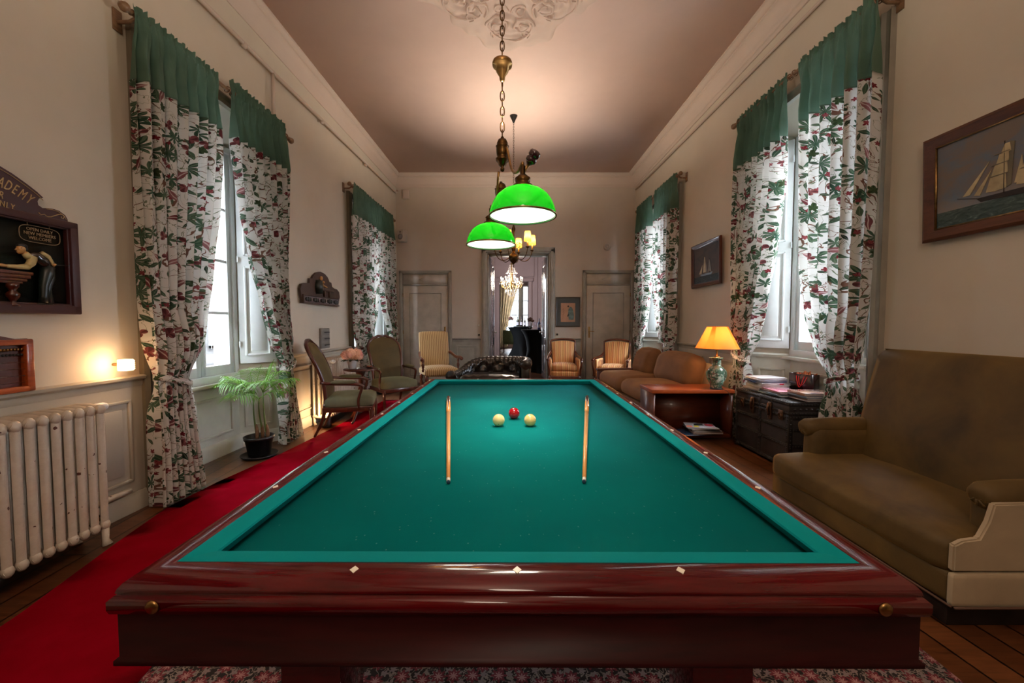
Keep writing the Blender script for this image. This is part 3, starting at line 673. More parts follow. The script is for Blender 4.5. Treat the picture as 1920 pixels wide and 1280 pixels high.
# ---------------------------------------------------------------- the rooms beyond
Y2, Y2b = YB+.35, 16.0
bm = nb(); box(bm, -3, 3.5, Y2-.1, 21.4, -.1, 0); obj('floor', bm, M_['floor2'], kind='structure')
bm = nb(); box(bm, -3, 3.5, Y2-.1, 21.4, 4.3, 4.4); obj('ceiling', bm, M_['ceil'], kind='structure')
bm = nb(); box(bm, -1.7, -1.6, Y2, 21.2, 0, 4.3); obj('wall_left', bm, M_['room2'], kind='structure')
bm = nb(); box(bm, 2.6, 2.7, Y2, 21.2, 0, 4.3); obj('wall_right', bm, M_['room2'], kind='structure')
OX0, OX1, OZ = -.50, .66, 2.96
bm = nb(); box(bm, -1.7, OX0, Y2b, Y2b+.2, 0, 4.3); box(bm, OX1, 2.7, Y2b, Y2b+.2, 0, 4.3); box(bm, OX0, OX1, Y2b, Y2b+.2, OZ, 4.3)
obj('wall_middle', bm, M_['room2'], kind='structure', flat=True)
bm = nb()
def fr(bm, x0, x1, z0, z1, y, w=.04, t=.03):
    for (p, q, r_, s_) in ((x0, x1, z0, z0+w), (x0, x1, z1-w, z1), (x0, x0+w, z0, z1), (x1-w, x1, z0, z1)): box(bm, p, q, y-t, y, r_, s_, bev=.008)
fr(bm, -.72, .88, 3.14, 4.12, Y2b); fr(bm, -1.4, -.85, .25, .78, Y2b); fr(bm, -1.4, -.85, .95, 4.1, Y2b)
fr(bm, .98, 1.28, .95, 4.1, Y2b); fr(bm, 1.36, 1.75, .95, 4.1, Y2b); fr(bm, .98, 1.75, .25, .8, Y2b); fr(bm, 1.85, 2.4, .95, 4.1, Y2b)
for a, b in ((OX0-.13, OX0), (OX1, OX1+.13)): box(bm, a, b, Y2b-.05, Y2b, 0, OZ+.12, bev=.01)
box(bm, OX0-.18, OX1+.18, Y2b-.07, Y2b, OZ, OZ+.13, bev=.015); box(bm, -1.6, -.64, Y2b-.04, Y2b, .84, .9, bev=.01); box(bm, .8, 2.6, Y2b-.04, Y2b, .84, .9, bev=.01)
obj('trim_4', bm, M_['room2'], kind='structure')
dk = mk('dark_door_leaf', (.06, .05, .055), .3)
for hx, ang in ((OX0+.01, 100), (OX1-.01, 80)):
    e = struct_empty('door_%d' % (4 if hx < 0 else 5), T(hx, Y2b+.1, 0) @ RZ(ang)); bm = nb(); box(bm, 0, .56, -.02, .02, .01, OZ-.02); fr(bm, .08, .48, .15, .8, -.02, .03, .015); fr(bm, .08, .48, .95, OZ-.15, -.02, .03, .015); obj('door_leaf', bm, dk, e)
# end wall with its window
WX0, WX1 = -.35, .95
bm = nb(); box(bm, -1.7, WX0, 21.2, 21.4, 0, 4.3); box(bm, WX1, 2.7, 21.2, 21.4, 0, 4.3); box(bm, WX0, WX1, 21.2, 21.4, 3.3, 4.3); box(bm, WX0, WX1, 21.2, 21.4, 0, .35)
obj('wall_end', bm, M_['room2'], kind='structure', flat=True)
e = struct_empty('window_7'); bm = nb(); fr(bm, WX0, WX1, .35, 3.3, 21.28, .07, .07)
mx_ = (WX0+WX1)/2+.17
box(bm, mx_-.13, mx_+.13, 21.2, 21.28, .4, 3.25, bev=.01)
for zz in (1.0, 1.75, 2.5): box(bm, WX0, WX1, 21.22, 21.27, zz-.02, zz+.02)
obj('window_frame', bm, M_['white'], e); bm = nb(); box(bm, WX0, WX1, 21.245, 21.25, .36, 3.29); obj('pane', bm, M_['glass'], e, flat=True)
bm = nb(); 
for k in range(9): tube(bm, [(WX0+.1+k*.14, 21.5, .3), (WX0+.1+k*.14, 21.5, 1.0)], .012, 6)
tube(bm, [(WX0, 21.5, 1.0), (WX1, 21.5, 1.0)], .02, 6); obj('balcony_rail', bm, M_['dark'], e)
# pale stone buildings across the street (seen through the panes)
st = wallmat('pale_limestone', (.17, .165, .16), .1)
def facade(name, label, M, w, h):
    t = thing(name, label, 'building', M)
    bm = nb(); box(bm, 0, w, 0, 1.5, -3, h); obj('wall', bm, st, t)
    bm = nb()
    for z in (-.2, 3.6, 7.4): box(bm, 0, w, -.12, 0, z, z+.18, bev=.02)
    for k in range(30): box(bm, 0, w, -.012, 0, -3+k*.42, -3+k*.42+.38) if k < 8 else None
    obj('string_course', bm, st, t)
    gw = mk(name+'_glass', (.16, .18, .2), .1)
    for k in range(int(w/2.6)):
        for z in (.6, 4.4, 8.0):
            if z+2 > h: continue
            x = 1+k*2.6; bm = nb(); fr(bm, x-.1, x+1.2, z-.1, z+2.1, 0, .12, .1); f = obj('window', bm, M_['white'], t)
            bm = nb(); box(bm, x, x+1.1, -.03, 0, z, z+2); obj('pane', bm, gw, f, flat=True); bm = nb(); box(bm, x+.53, x+.57, -.05, 0, z, z+2); box(bm, x, x+1.1, -.05, 0, z+.9, z+.94); box(bm, x, x+1.1, -.05, 0, z+1.4, z+1.44); obj('muntin', bm, M_['white'], f)
facade('street_building', 'pale stone building across the street beyond the left windows', T(-9.5, -4, 0) @ RZ(90), 22, 7)
facade('street_building', 'pale stone building seen through the last window of the far rooms', T(-12, 42, 0), 26, 9.5)
bm = nb(); box(bm, -60, 60, -60, 80, -3.2, -3.0); obj('ground', bm, mk('street_paving', (.22, .22, .22), .8), kind='structure')
# ================================================================ billiard table
TM = T(.016, 2.105, 0) @ Matrix.Rotation(-.0044, 4, 'Z')
tb = thing('billiard_table', 'large carom billiard table with green cloth and glossy dark red mahogany rails', 'billiard table', TM)
HX, HY = .685, 1.322                                              # felt outer rectangle, half sizes
ox, oy = .743, 1.385
def ring_sweep(bm, prof, hx, hy):
    """profile [(offset outward, z)] swept round a rectangle with mitred corners"""
    R_ = []
    for o, z in prof: R_.append([bm.verts.new((sx*(hx+o), sy*(hy+o), z)) for sx, sy in ((-1,-1),(1,-1),(1,1),(-1,1))])
    fs = []
    for a, b in zip(R_, R_[1:]):
        for k in range(4): fs.append(bm.faces.new((a[k], a[(k+1)%4], b[(k+1)%4], b[k])))
    return fs
bm = nb()
prof = [(.0, .775), (.0, .8015), (.030, .802), (.046, .800), (.056, .794), (.062, .786), (.064, .779), (.0615, .7765), (.066, .774), (.0725, .768), (.0725, .752), (.070, .744), (.061, .742)]
ring_sweep(bm, prof, HX, HY); obj('rail', bm, M_['table'], tb, sharp=25)
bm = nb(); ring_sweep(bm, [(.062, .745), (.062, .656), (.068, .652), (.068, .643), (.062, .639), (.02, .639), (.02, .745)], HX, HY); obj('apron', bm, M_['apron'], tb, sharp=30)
bm = nb(); box(bm, -HX+.005, HX-.005, -HY+.005, HY-.005, .72, .765); obj('cloth_bed', bm, M_['felt'], tb)
for k in range(4):                                                # four cushions with mitred ends
    hx, hy = (HX, HY) if k % 2 == 0 else (HY, HX)
    pr = [(0, .802), (-.03, .8005), (-.046, .797), (-.048, .792), (-.030, .766), (0, .766)]
    bm = nb(); A = [bm.verts.new((-(hx+o), -(hy+o), z)) for o, z in pr]; B = [bm.verts.new((hx+o, -(hy+o), z)) for o, z in pr]
    fs = [bm.faces.new((A[i], A[(i+1)%6], B[(i+1)%6], B[i])) for i in range(6)]+[bm.faces.new(A[::-1]), bm.faces.new(B)]; bmesh.ops.recalc_face_normals(bm, faces=fs)
    obj('cushion', bm, M_['cush'], tb, M=RZ(90*k))
def diamond(x, y, ang=0, a=.0085, b=.0115):
    bm = nb(); M = T(x, y, .8005) @ RZ(ang); v = [bm.verts.new(M @ Vector(p)) for p in ((-a,0,.0022),(0,-b,.0022),(a,0,.0022),(0,b,.0022))]; w = [bm.verts.new(M @ Vector(p)) for p in ((-a,0,-.002),(0,-b,-.002),(a,0,-.002),(0,b,-.002))]
    bm.faces.new(v); [bm.faces.new((w[i], w[(i+1)%4], v[(i+1)%4], v[i])) for i in range(4)]
    obj('diamond_sight', bm, M_['ivory'], tb, flat=True)
for sx in (-1, 1):
    for k in range(-3, 4): diamond(sx*(HX+.022), k*.3175, 0)
for sy in (-1, 1):
    for k in (-1, 0, 1): diamond(k*.3175, sy*(HY+.025), 12 if (k == -1 and sy == -1) else 0)
for sx in (-1, 1):
    for sy in (-1, 1):
        bm = nb(); lathe(bm, [(.0125, 0), (.013, .002), (.010, .0045), (0, .006)], 20, T(sx*(HX-.014), sy*(HY+.0725), .760) @ RX(90*(1 if sy < 0 else -1))); obj('brass_button', bm, M_['brass'], tb)
for sx in (-1, 1):
    for y in (-1.08, 0, 1.08):
        bm = nb(); x = sx*.51
        box(bm, x-.075, x+.075, y-.075, y+.075, .10, .66, bev=.006); box(bm, x-.09, x+.09, y-.09, y+.09, .58, .66, bev=.008); box(bm, x-.10, x+.10, y-.10, y+.10, .0125, .11, bev=.01)
        obj('leg', bm, M_['table'], tb)
bm = nb(); box(bm, -.50, .50, -1.10, 1.10, .60, .66); obj('underframe', bm, M_['dark'], tb)
# balls and cues
def billiard_ball(c, x, y, label, spot=False):
    t = thing('billiard_ball', label, 'billiard ball', T(x, y, .7655+.0307))
    bm = nb(); ball(bm, (0,0,0), .0307, 40); obj('ball_surface', bm, c, t)
    if spot: bm = nb(); lathe(bm, [(.0022, 0), (.002, .0006), (0, .0008)], 10, RX(118) @ RY(0) @ T(0, 0, .0303)); obj('spot_mark', bm, M_['dark'], t, label='small black spot')
M_['ballw'] = mk('ivory_ball', rgb(238, 226, 158), .12, var=.03, coat=.5); M_['bally'] = mk('yellowish_ball', rgb(236, 212, 138), .12, var=.05, vs=40, coat=.5); M_['ballr'] = mk('red_ball', (.42, .002, .012), .08, coat=.8, var=.05)
billiard_ball(M_['ballw'], -.067, 1.995, 'cream ball with a black spot on the cloth, left of the red ball', True)
billiard_ball(M_['ballr'], .011, 2.15, 'glossy red ball on the cloth behind the two cream balls')
billiard_ball(M_['bally'], .091, 1.995, 'plain cream ball on the cloth, right of the red ball')
def cue(p0, p1, label):
    d = Vector((p1[0]-p0[0], p1[1]-p0[1], 0)); L = d.length; ang = atan2(d.y, d.x)
    z0 = .7655+.0062; tilt = math.atan((.0145-.0062)/L)
    t = thing('billiard_cue', label, 'cue', T(p0[0], p0[1], z0) @ Matrix.Rotation(ang-pi/2, 4, 'Z') @ Matrix.Rotation(tilt, 4, 'X'))
    Y = RX(-90)
    r = lambda s: .0062+(.0145-.0062)*s/L
    bm = nb(); lathe(bm, [(.0052, 0), (.0060, .002), (.0060, .008)], 20, Y); obj('tip', bm, M_['bluetip'], t)
    bm = nb(); lathe(bm, [(r(0)-.0001, .008), (r(.03), .030)], 20, Y); obj('ferrule', bm, M_['ivory'], t)
    bm = nb(); lathe(bm, [(r(.03), .030), (r(.5), .5), (r(L*.68), L*.68)], 24, Y); obj('shaft', bm, M_['maple'], t)
    bm = nb(); lathe(bm, [(r(L*.68), L*.68), (r(L*.9), L*.9), (r(L), L-.01), (.010, L)], 24, Y); obj('butt', bm, M_['buttmat'], t)
    return t
M_['bluetip'] = mk('chalked_tip', (.01, .05, .10), .8)
n = N('cue_butt_points'); v = n.coord(); s = n.add('ShaderNodeSeparateXYZ', i_0=v)
ang = n.math('ARCTAN2', s.outputs[2], s.outputs[0]); sw = n.math('ABSOLUTE', n.math('SINE', n.math('MULTIPLY', ang, 2)))
yy = n.math('MULTIPLY', n.math('SUBTRACT', s.outputs[1], 1.0), 2.6)
a_ = n.math('LESS_THAN', sw, n.math('ADD', yy, .05)); b_ = n.math('LESS_THAN', sw, n.math('SUBTRACT', yy, .16))
k = n.mix(a_, rgb(214, 150, 80), rgb(225, 215, 205)); n.col(n.mix(b_, k, rgb(78, 20, 22))); n.set(rough=.15, coat=.6); M_['buttmat'] = n.m
cue((-.204, 1.262), (-.432, 2.70), 'billiard cue lying on the green cloth, left of the balls')
cue((.232, 1.266), (.515, 2.72), 'billiard cue lying on the green cloth, right of the balls')
# rugs
bm = nb(); box(bm, -1.44, 1.60, -.3, 2.55, 0, .012); rg = obj('persian_rug', bm, M_['rug'])
tag(rg, 'patterned pink and black oriental rug on the floor under the billiard table', 'rug')
bm = nb(); kL = [(-2.3, -2.0), (0, -2.02), (1.0, -2.05), (1.69, -2.15), (2.27, -2.29), (2.72, -2.38), (3.15, -2.36), (3.8, -2.26), (4.3, -2.22), (4.95, -2.17), (6.6, -2.12)]
def runx(y):
    for a, b in zip(kL, kL[1:]):
        if y <= b[0]: t = (y-a[0])/(b[0]-a[0]); return a[1]+(b[1]-a[1])*t
    return kL[-1][1]
top = []; 
grid(bm, lambda u, v: Vector((runx(-2.3+8.9*v)+(.84 if -2.3+8.9*v < 1.2 else (.78 if True else 0))*u, -2.3+8.9*v, .016+.0006*sin(40*v))), 4, 80)
bmesh.ops.solidify(bm, geom=bm.faces[:], thickness=.012)
rn = obj('red_runner', bm, M_['carpet'], sharp=60); tag(rn, 'long plain red carpet runner along the floor left of the billiard table', 'carpet')
# ================================================================ billiard pendant lamp
NL = Vector((.049, 1.86, 0)); FL = Vector((-.131, 2.53, 0)); CL = Vector((-.052, 2.20, 0))
lp = thing('pendant_lamp', 'brass billiard lamp with two green glass shades hanging above the table', 'lamp', T(CL.x, CL.y, CH))
def loc(p, z): return Vector((p.x-CL.x, p.y-CL.y, z-CH))
n = N('green_opal_glass'); n.col((.01, .33, .03)); n.set(rough=.08, coat=.6)
tl = n.add('ShaderNodeBsdfTranslucent'); tl.inputs[0].default_value = (.045, .55, .07, 1); mx = n.add('ShaderNodeMixShader'); mx.inputs[0].default_value = .5
n.link(n.b.outputs[0], mx.inputs[1]); n.link(tl.outputs[0], mx.inputs[2]); n.link(mx.outputs[0], n.out.inputs[0]); M_['gshade'] = n.m
M_['opal'] = emis('lit_white_diffuser', (1, .90, .74), .75)
M_['bulb'] = emis('lit_bulb', (1, .8, .55), 6)
def chain(bm, p0, z1, link=.036, r=.0028, w=.009):
    nlk = int((z1-p0.z)/(link*.78)); 
    for k in range(nlk):
        c = p0 + Vector((0, 0, (k+.5)*(z1-p0.z)/nlk)); pts = []
        for j in range(12):
            a = 2*pi*j/12; x, z = w*cos(a), (link/2)*sin(a)*1.0
            z = math.copysign(min(abs(z)*1.25, link/2), z)
            pts.append(c + (Vector((x, 0, z)) if k % 2 else Vector((0, x, z))))
        tube(bm, pts, r, 5, closed=True)
bm = nb(); chain(bm, loc(CL, 2.70), 0-.02, .05, .0034, .011); obj('upper_chain', bm, M_['dbrass'], lp)
bm = nb(); chain(bm, loc(CL, 2.275), loc(CL, 2.56).z, .05, .0034, .011); tube(bm, [loc(CL, 2.55), loc(CL, 2.62)], .005, 8); obj('lower_chain', bm, M_['dbrass'], lp)
bm = nb(); lathe(bm, [(.004, -.09), (.010, -.085), (.014, -.078), (.016, -.06), (.032, -.035), (.036, -.01), (.052, -.005), (.054, .008), (.050, .02), (.03, .03), (.010, .034), (.006, .045)], 28, Matrix.Translation(loc(CL, 2.66))); obj('brass_cup', bm, M_['brass'], lp)
bm = nb(); lathe(bm, [(.05, 0), (.06, -.01), (.045, -.04), (.012, -.055)], 24); obj('ceiling_rose', bm, M_['brass'], lp)
turned = [(0, -.085), (.010, -.08), (.012, -.068), (.006, -.062), (.020, -.05), (.024, -.035), (.034, -.028), (.036, -.015), (.026, -.008), (.030, 0), (.033, .02), (.033, .045), (.036, .05), (.028, .058), (.030, .066), (.022, .085), (.010, .09), (.008, .1), (0, .102)]
bm = nb(); lathe(bm, turned, 24, Matrix.Translation(loc(CL, 2.185))); obj('turned_column', bm, M_['dbrass'], lp)
LC = Vector((-.062, 2.28, 0))
bm = nb(); lathe(bm, [(r, z*.8) for r, z in turned], 24, Matrix.Translation(loc(LC, 1.995))); obj('turned_column', bm, M_['dbrass'], lp)
def bez(P, n=18):
    out = []
    for i in range(n+1):
        t = i/n; q = [Vector(p) for p in P]
        while len(q) > 1: q = [a.lerp(b, t) for a, b in zip(q, q[1:])]
        out.append(q[0])
    return out
nt, ft = loc(NL, 1.985), loc(FL, 1.99)
bm = nb(); tube(bm, bez([loc(CL, 2.23)+Vector((.02,-.02,0)), loc(CL, 2.14)+Vector((.05,-.06,0)), loc(CL, 2.02)+Vector((.03,-.14,0)), nt+Vector((-.01,.16,-.03)), nt+Vector((0,.06,.10)), nt+Vector((0,0,.02))]), .0068, 10); obj('arm', bm, M_['brass'], lp)
bm = nb(); tube(bm, bez([loc(CL, 2.11)+Vector((-.02,.02,0)), loc(CL, 2.0)+Vector((-.04,.06,0)), loc(CL, 1.84)+Vector((-.02,.12,0)), ft+Vector((.03,-.16,-.10)), ft+Vector((0,-.05,.06)), ft+Vector((0,0,.01))]), .0068, 10); obj('arm', bm, M_['brass'], lp)
# slanted stay with dark wooden knob
bm = nb(); a0, a1 = Vector((-.024-CL.x, 1.93-CL.y, 1.865-CH)), Vector((.080-CL.x, 1.86-CL.y, 2.015-CH)); tube(bm, [a0, a1], .0075, 10); obj('stay_tube', bm, M_['brass'], lp)
dv = (a1-a0).normalized(); Q = Matrix.Translation(a1) @ dv.to_track_quat('Z', 'Y').to_matrix().to_4x4()
bm = nb(); lathe(bm, [(.010, -.01), (.018, 0), (.0245, .006), (.026, .02), (.021, .026), (.026, .032), (.027, .048), (.022, .056), (.012, .060), (0, .061)], 24, Q); obj('knob', bm, mk('dark_glossy_knob', (.03, .008, .012), .12, coat=.8), lp)
for P0 in (NL, FL):
    B = Matrix.Translation(loc(P0, 1.774))
    pro = [(.153, 0), (.152, .012), (.147, .035), (.136, .062), (.118, .090), (.092, .112), (.062, .125), (.034, .131)]
    bm = nb(); lathe(bm, pro + [(r-.004, z-.003) for r, z in pro[::-1]], 56, B, cap=False); sh = obj('glass_shade', bm, M_['gshade'], lp, recalc=True)
    bm = nb(); tube(bm, [B @ Vector((.1535*cos(2*pi*k/56), .1535*sin(2*pi*k/56), 0)) for k in range(56)], .0038, 8, closed=True); obj('brass_rim', bm, M_['brass'], sh)
    bm = nb(); lathe(bm, [(0, -.004), (.06, -.003), (.12, 0), (.149, .004), (.149, .007), (0, .003)], 48, B); obj('diffuser', bm, M_['opal'], sh, sharp=70)
    bm = nb(); lathe(bm, [(.045, .120), (.050, .128), (.046, .138), (.030, .146), (.034, .155), (.036, .17), (.024, .18), (.012, .19), (.012, .225), (.0, .226)], 28, B); obj('shade_holder', bm, M_['dbrass'], lp)
    l = point('billiard_bulb', (P0.x, P0.y, 1.80+.035), 2.2, WARM2, .03)
    l2 = point('billiard_downlight', (P0.x, P0.y, 1.762), 21, WARM2, .12, 150, (0, 0, 0), .8)
# ================================================================ left side
def radiator(name, label, M, n, pitch, h, z0, foot, depth=.18, cols=4, seg=8, valve='right'):
    t = thing(name, label, 'radiator', M)
    for k in range(n):
        x = k*pitch; bm = nb(); r = pitch*.36
        for c in range(cols):
            y = -depth*(c/(cols-1)) + depth
            tube(bm, [(x, -y, z0+.03), (x, -y, z0+h-.03)], r, seg, flat=.8)
        for zz, s in ((z0+h-.035, 1), (z0+.035, -1)):
            tube(bm, [(x, .012, zz), (x, -depth*.3, zz+s*.012), (x, -depth*.7, zz+s*.012), (x, -depth-.012, zz)], r*1.15, seg)
            ball(bm, (x, -depth, zz), r*1.25, 8, sc=(1, 1, 1.3))
            if k: tube(bm, [(x-pitch, -depth/2, zz), (x, -depth/2, zz)], r*1.1, 8)
        if k in (0, n-1) and foot:
            for y in (0, -depth): tube(bm, [(x, y, z0+.05), (x, y, .03), (x, y-.01, .0)], [r, r*.8, r*1.3], 8)
        obj('radiator_section', bm, M_['rad'], t, sharp=50)
    return t
n = N('radiator_paint'); v = n.coord(); f = n.noise(v, 18, 5, .7); ch = n.math('GREATER_THAN', n.noise(v, 30, 2, .4), .72)
n.col(n.mix(ch, n.ramp(f, [(.3, (.46, .40, .32)), (.7, (.56, .50, .41))]), (.07, .02, .01))); n.set(rough=.38); n.bump(f, .2, .004); M_['rad'] = n.m
rd = radiator('radiator', 'big cream cast iron column radiator below the pub sign', onL(1.33, .07, 0), 18, .0555, .74, .085, True)
x = 17*.0555
bm = nb(); tube(bm, [(x, -.09, .78), (x+.05, -.09, .785)], .012, 8); obj('valve_pipe', bm, M_['dbrass'], rd)
bm = nb(); lathe(bm, [(.012, 0), (.022, .005), (.025, .02), (.024, .06), (.018, .075), (0, .078)], 20, T(x+.045, -.09, .787) @ RY(90)); obj('thermostat_head', bm, M_['plastic'] if 'plastic' in M_ else M_['white'], rd, label='white thermostatic valve head')
bm = nb(); tube(bm, [(x, -.09, .12), (x+.07, -.09, .12), (x+.09, -.06, .12), (x+.09, -.03, .12)], .01, 8); obj('outlet_pipe', bm, M_['dbrass'], rd)
bm = nb(); tube(bm, [(0, 0, 0), (2.35, 0, 0)], .018, 10)
pp = obj('heating_pipe', bm, M_['wains'], M=onL(2.39, .05, .16)); tag(pp, 'painted heating pipe running low along the left baseboard past the radiator', 'pipe'); bpy.data.objects.remove(pp)
bm = nb(); tube(bm, [(0, 0, 0), (.24, 0, 0)], .018, 10); pp = obj('heating_pipe', bm, M_['rad'], M=onL(2.385, .055, .17)); tag(pp, 'short painted heating pipe low on the left wall between radiator and near curtain', 'pipe')
r2 = radiator('radiator', 'ribbed cream cast iron radiator behind the two green armchairs', onL(5.02, .06, 0), 21, .05, .76, .08, True)
x = 0
bm = nb(); tube(bm, [(-.01, -.09, .80), (.05, -.2, .80)], .012, 8); ball(bm, (.09, -.21, .80), .03, 12, sc=(1.4, .9, .9)); obj('thermostat_head', bm, M_['white'], r2)
# high pipes under the cornice
bm = nb(); tube(bm, [(YN+.02, -.05, 3.85), (4.3, -.05, 3.93), (4.34, -.05, 3.93)], .020, 10, ML); tube(bm, [(4.34, -.05, 3.93), (8.6, -.05, 4.06), (8.70, -.05, 4.12)], .020, 10, ML)
for y in (-.5, 1.2, 2.6, 3.9, 5.4, 6.9): tube(bm, [(y-.02, -.05, 3.85+.025*max(0, y-1)*.8), (y+.02, -.05, 3.85+.025*max(0, y-1)*.8)], .026, 10, ML)
pp = obj('ceiling_pipe', bm, M_['cornice']); tag(pp, 'long painted pipe under the left cornice, running into the far corner', 'pipe')
bm = nb(); tube(bm, [(4.34, -.05, 3.92), (4.34, -.05, 3.48)], .017, 10, ML); pp = obj('drop_pipe', bm, M_['cornice']); tag(pp, 'short vertical painted pipe dropping from the left cornice to the curtain rod', 'pipe')
bm = nb(); tube(bm, [(-8.6, -.035, 4.12), (-3, -.035, 4.05), (2.4, -.035, 4.0)], .016, 10, MR); pp = obj('ceiling_pipe', bm, M_['cornice']); tag(pp, 'thin painted pipe under the cornice along the right wall', 'pipe')
# ---- pub sign (local x = world y, local -y = toward the room)
PS = onL(0, 0, 0)
sg = thing('pub_sign', 'arched maroon pub sign with a carved billiard player leaning over a table', 'sign', onL(1.60, .012, 1.34))
ox_, oz_ = 1.60, 1.34
L_ = lambda y, z: (y-ox_, z-oz_)
M_['maroon'] = mk('maroon_sign_paint', (.040, .006, .006), .5, bump=.15, bs=30); M_['signblk'] = mk('varnished_black_panel', (.012, .013, .010), .25, var=.5, vs=9); M_['gold'] = mk('gold_paint', (.46, .29, .12), .45, .2)
half = 2.368-1.60
right = [(2.368, 1.335), (2.368, 1.867), (2.347, 1.867), (2.346, 1.885), (2.335, 1.905), (2.306, 1.922), (2.28, 1.925), (2.25, 1.921), (2.225, 1.915), (2.207, 1.925), (2.204, 1.945), (2.212, 1.962), (2.232, 1.972), (2.205, 1.995), (2.16, 2.023), (2.10, 2.055), (2.03, 2.083), (1.93, 2.112), (1.80, 2.135), (1.60, 2.145)]
poly = [L_(*p) for p in right]; poly += [(-x, z) for x, z in poly[::-1][1:]]
bm = nb(); prism(bm, poly, -.022, 0); obj('backboard', bm, M_['maroon'], sg, sharp=30)
bm = nb(); z0, z1 = .0, .49
for (a, b, c, d) in ((-half, half, -.005, .045), (-half, half, .485, .525), (-half, -half+.042, 0, .525), (half-.042, half, 0, .525)): box(bm, a, b, -.060, -.02, c, d, bev=.006)
for (a, b, c, d) in ((-half+.04, half-.04, .043, .053), (-half+.04, half-.04, .478, .488), (half-.052, half-.04, .04, .49)): box(bm, a, b, -.048, -.02, c, d, bev=.003)
obj('frame', bm, M_['maroon'], sg)
bm = nb(); box(bm, -half+.04, half-.04, -.026, -.021, .044, .487); obj('picture_panel', bm, M_['signblk'], sg)
def letter_arc(bm, s, cx, cz, rad, size, total, M0=I4, sq=1.0):
    n_ = len(s)
    for i, ch in enumerate(s):
        a = -total/2 + total*i/(n_-1)
        if ch == ' ': continue
        Mx = T(cx+rad*sin(a), -.0235, cz+rad*cos(a)) @ RY(math.degrees(a)) @ RX(90)
        text_mesh(bm, ch, size, Mx @ Matrix.Diagonal((sq, 1.15, 1, 1)), .0015)
bm = nb()
# outer line of lettering follows the arch: positions traced along the curve
arc = 'BILLIARD ACADEMY'
pts = [(2.051, 1.992, 21, 'A'), (2.080, 1.984, 24, 'D'), (2.107, 1.974, 27, 'E'), (2.137, 1.958, 30, 'M'), (2.168, 1.942, 33, 'Y')]
prev = [(2.022, 2.003, 18, 'C'), (1.992, 2.012, 15, 'A'), (1.935, 2.026, 11, 'D'), (1.905, 2.032, 9, 'R'), (1.875, 2.037, 8, 'A'), (1.845, 2.041, 7, 'I'), (1.82, 2.044, 6, 'L')]
for y, z, a, ch in pts+prev:
    x_, z_ = L_(y, z); text_mesh(bm, ch, .068, T(x_, -.0235, z_) @ RY(a) @ RX(90) @ Matrix.Diagonal((.56, 1.15, 1, 1)), .0015)
for y, z, a, ch in [(2.028, 1.935, 12, 'A'), (2.050, 1.929, 14, 'R'), (2.004, 1.94, 10, 'B')]:
    x_, z_ = L_(y, z); text_mesh(bm, ch, .046, T(x_, -.0235, z_) @ RY(a) @ RX(90) @ Matrix.Diagonal((.7, 1.1, 1, 1)), .0015)
for y, z, a, ch in [(2.030, 1.888, 6, 'O'), (2.052, 1.886, 6, 'N'), (2.073, 1.883, 7, 'L'), (2.093, 1.880, 8, 'Y')]:
    x_, z_ = L_(y, z); text_mesh(bm, ch, .040, T(x_, -.0235, z_) @ RY(a) @ RX(90) @ Matrix.Diagonal((.72, 1.1, 1, 1)), .0015)
obj('gold_lettering', bm, M_['gold'], sg, flat=True)
bm = nb()                                                         # gilt scroll and edge line
sc = [L_(y, z) for y, z in ((2.205, 1.885), (2.215, 1.875), (2.23, 1.882), (2.245, 1.873), (2.262, 1.877), (2.28, 1.888), (2.30, 1.90), (2.318, 1.905), (2.328, 1.895), (2.322, 1.882), (2.312, 1.884), (2.314, 1.892))]
tube(bm, [(x, -.024, z) for x, z in sc], .0022, 5); tube(bm, [(x, -.024, z) for x, z in [L_(y-.008, z-.006) for y, z in right[3:8]]], .0018, 5)
tube(bm, [(x-.004, -.024, z-.014) for x, z in [L_(y, z) for y, z in right[12:]]], .0018, 5)
obj('gilt_scroll', bm, M_['gold'], sg)
bm = nb()                                                         # hanging notice board painted in the panel
cx, cz = L_(2.203, 1.762)
M_['notice'] = mk('notice_black', (.02, .018, .014), .4); 
pl = []
for k in range(40):
    a = 2*pi*k/40; x, z = cos(a), sin(a); x = math.copysign(abs(x)**.45, x)*.093; z = math.copysign(abs(z)**.6, z)*.044; pl.append((cx+x, -.029, cz+z))
tube(bm, pl, .0018, 5, closed=True)
for s, w_, dz in (('OPEN DAILY', 1, .024), ('NEW MEMBERS', 1, .001), ('WELCOME', 1, -.022)): text_mesh(bm, s, .0235, T(cx, -.0275, cz+dz) @ RX(90) @ Matrix.Diagonal((.92, 1, 1, 1)), .001)
for dx in (-.055, .045): tube(bm, [(cx+dx, -.03, cz+.044), (cx+dx-.003, -.03, cz+.052), (cx+dx+.003, -.03, cz+.060), (cx+dx, -.03, cz+.068)], .0018, 5)
obj('notice_lettering', bm, mk('dull_gold', (.26, .17, .085), .5), sg)
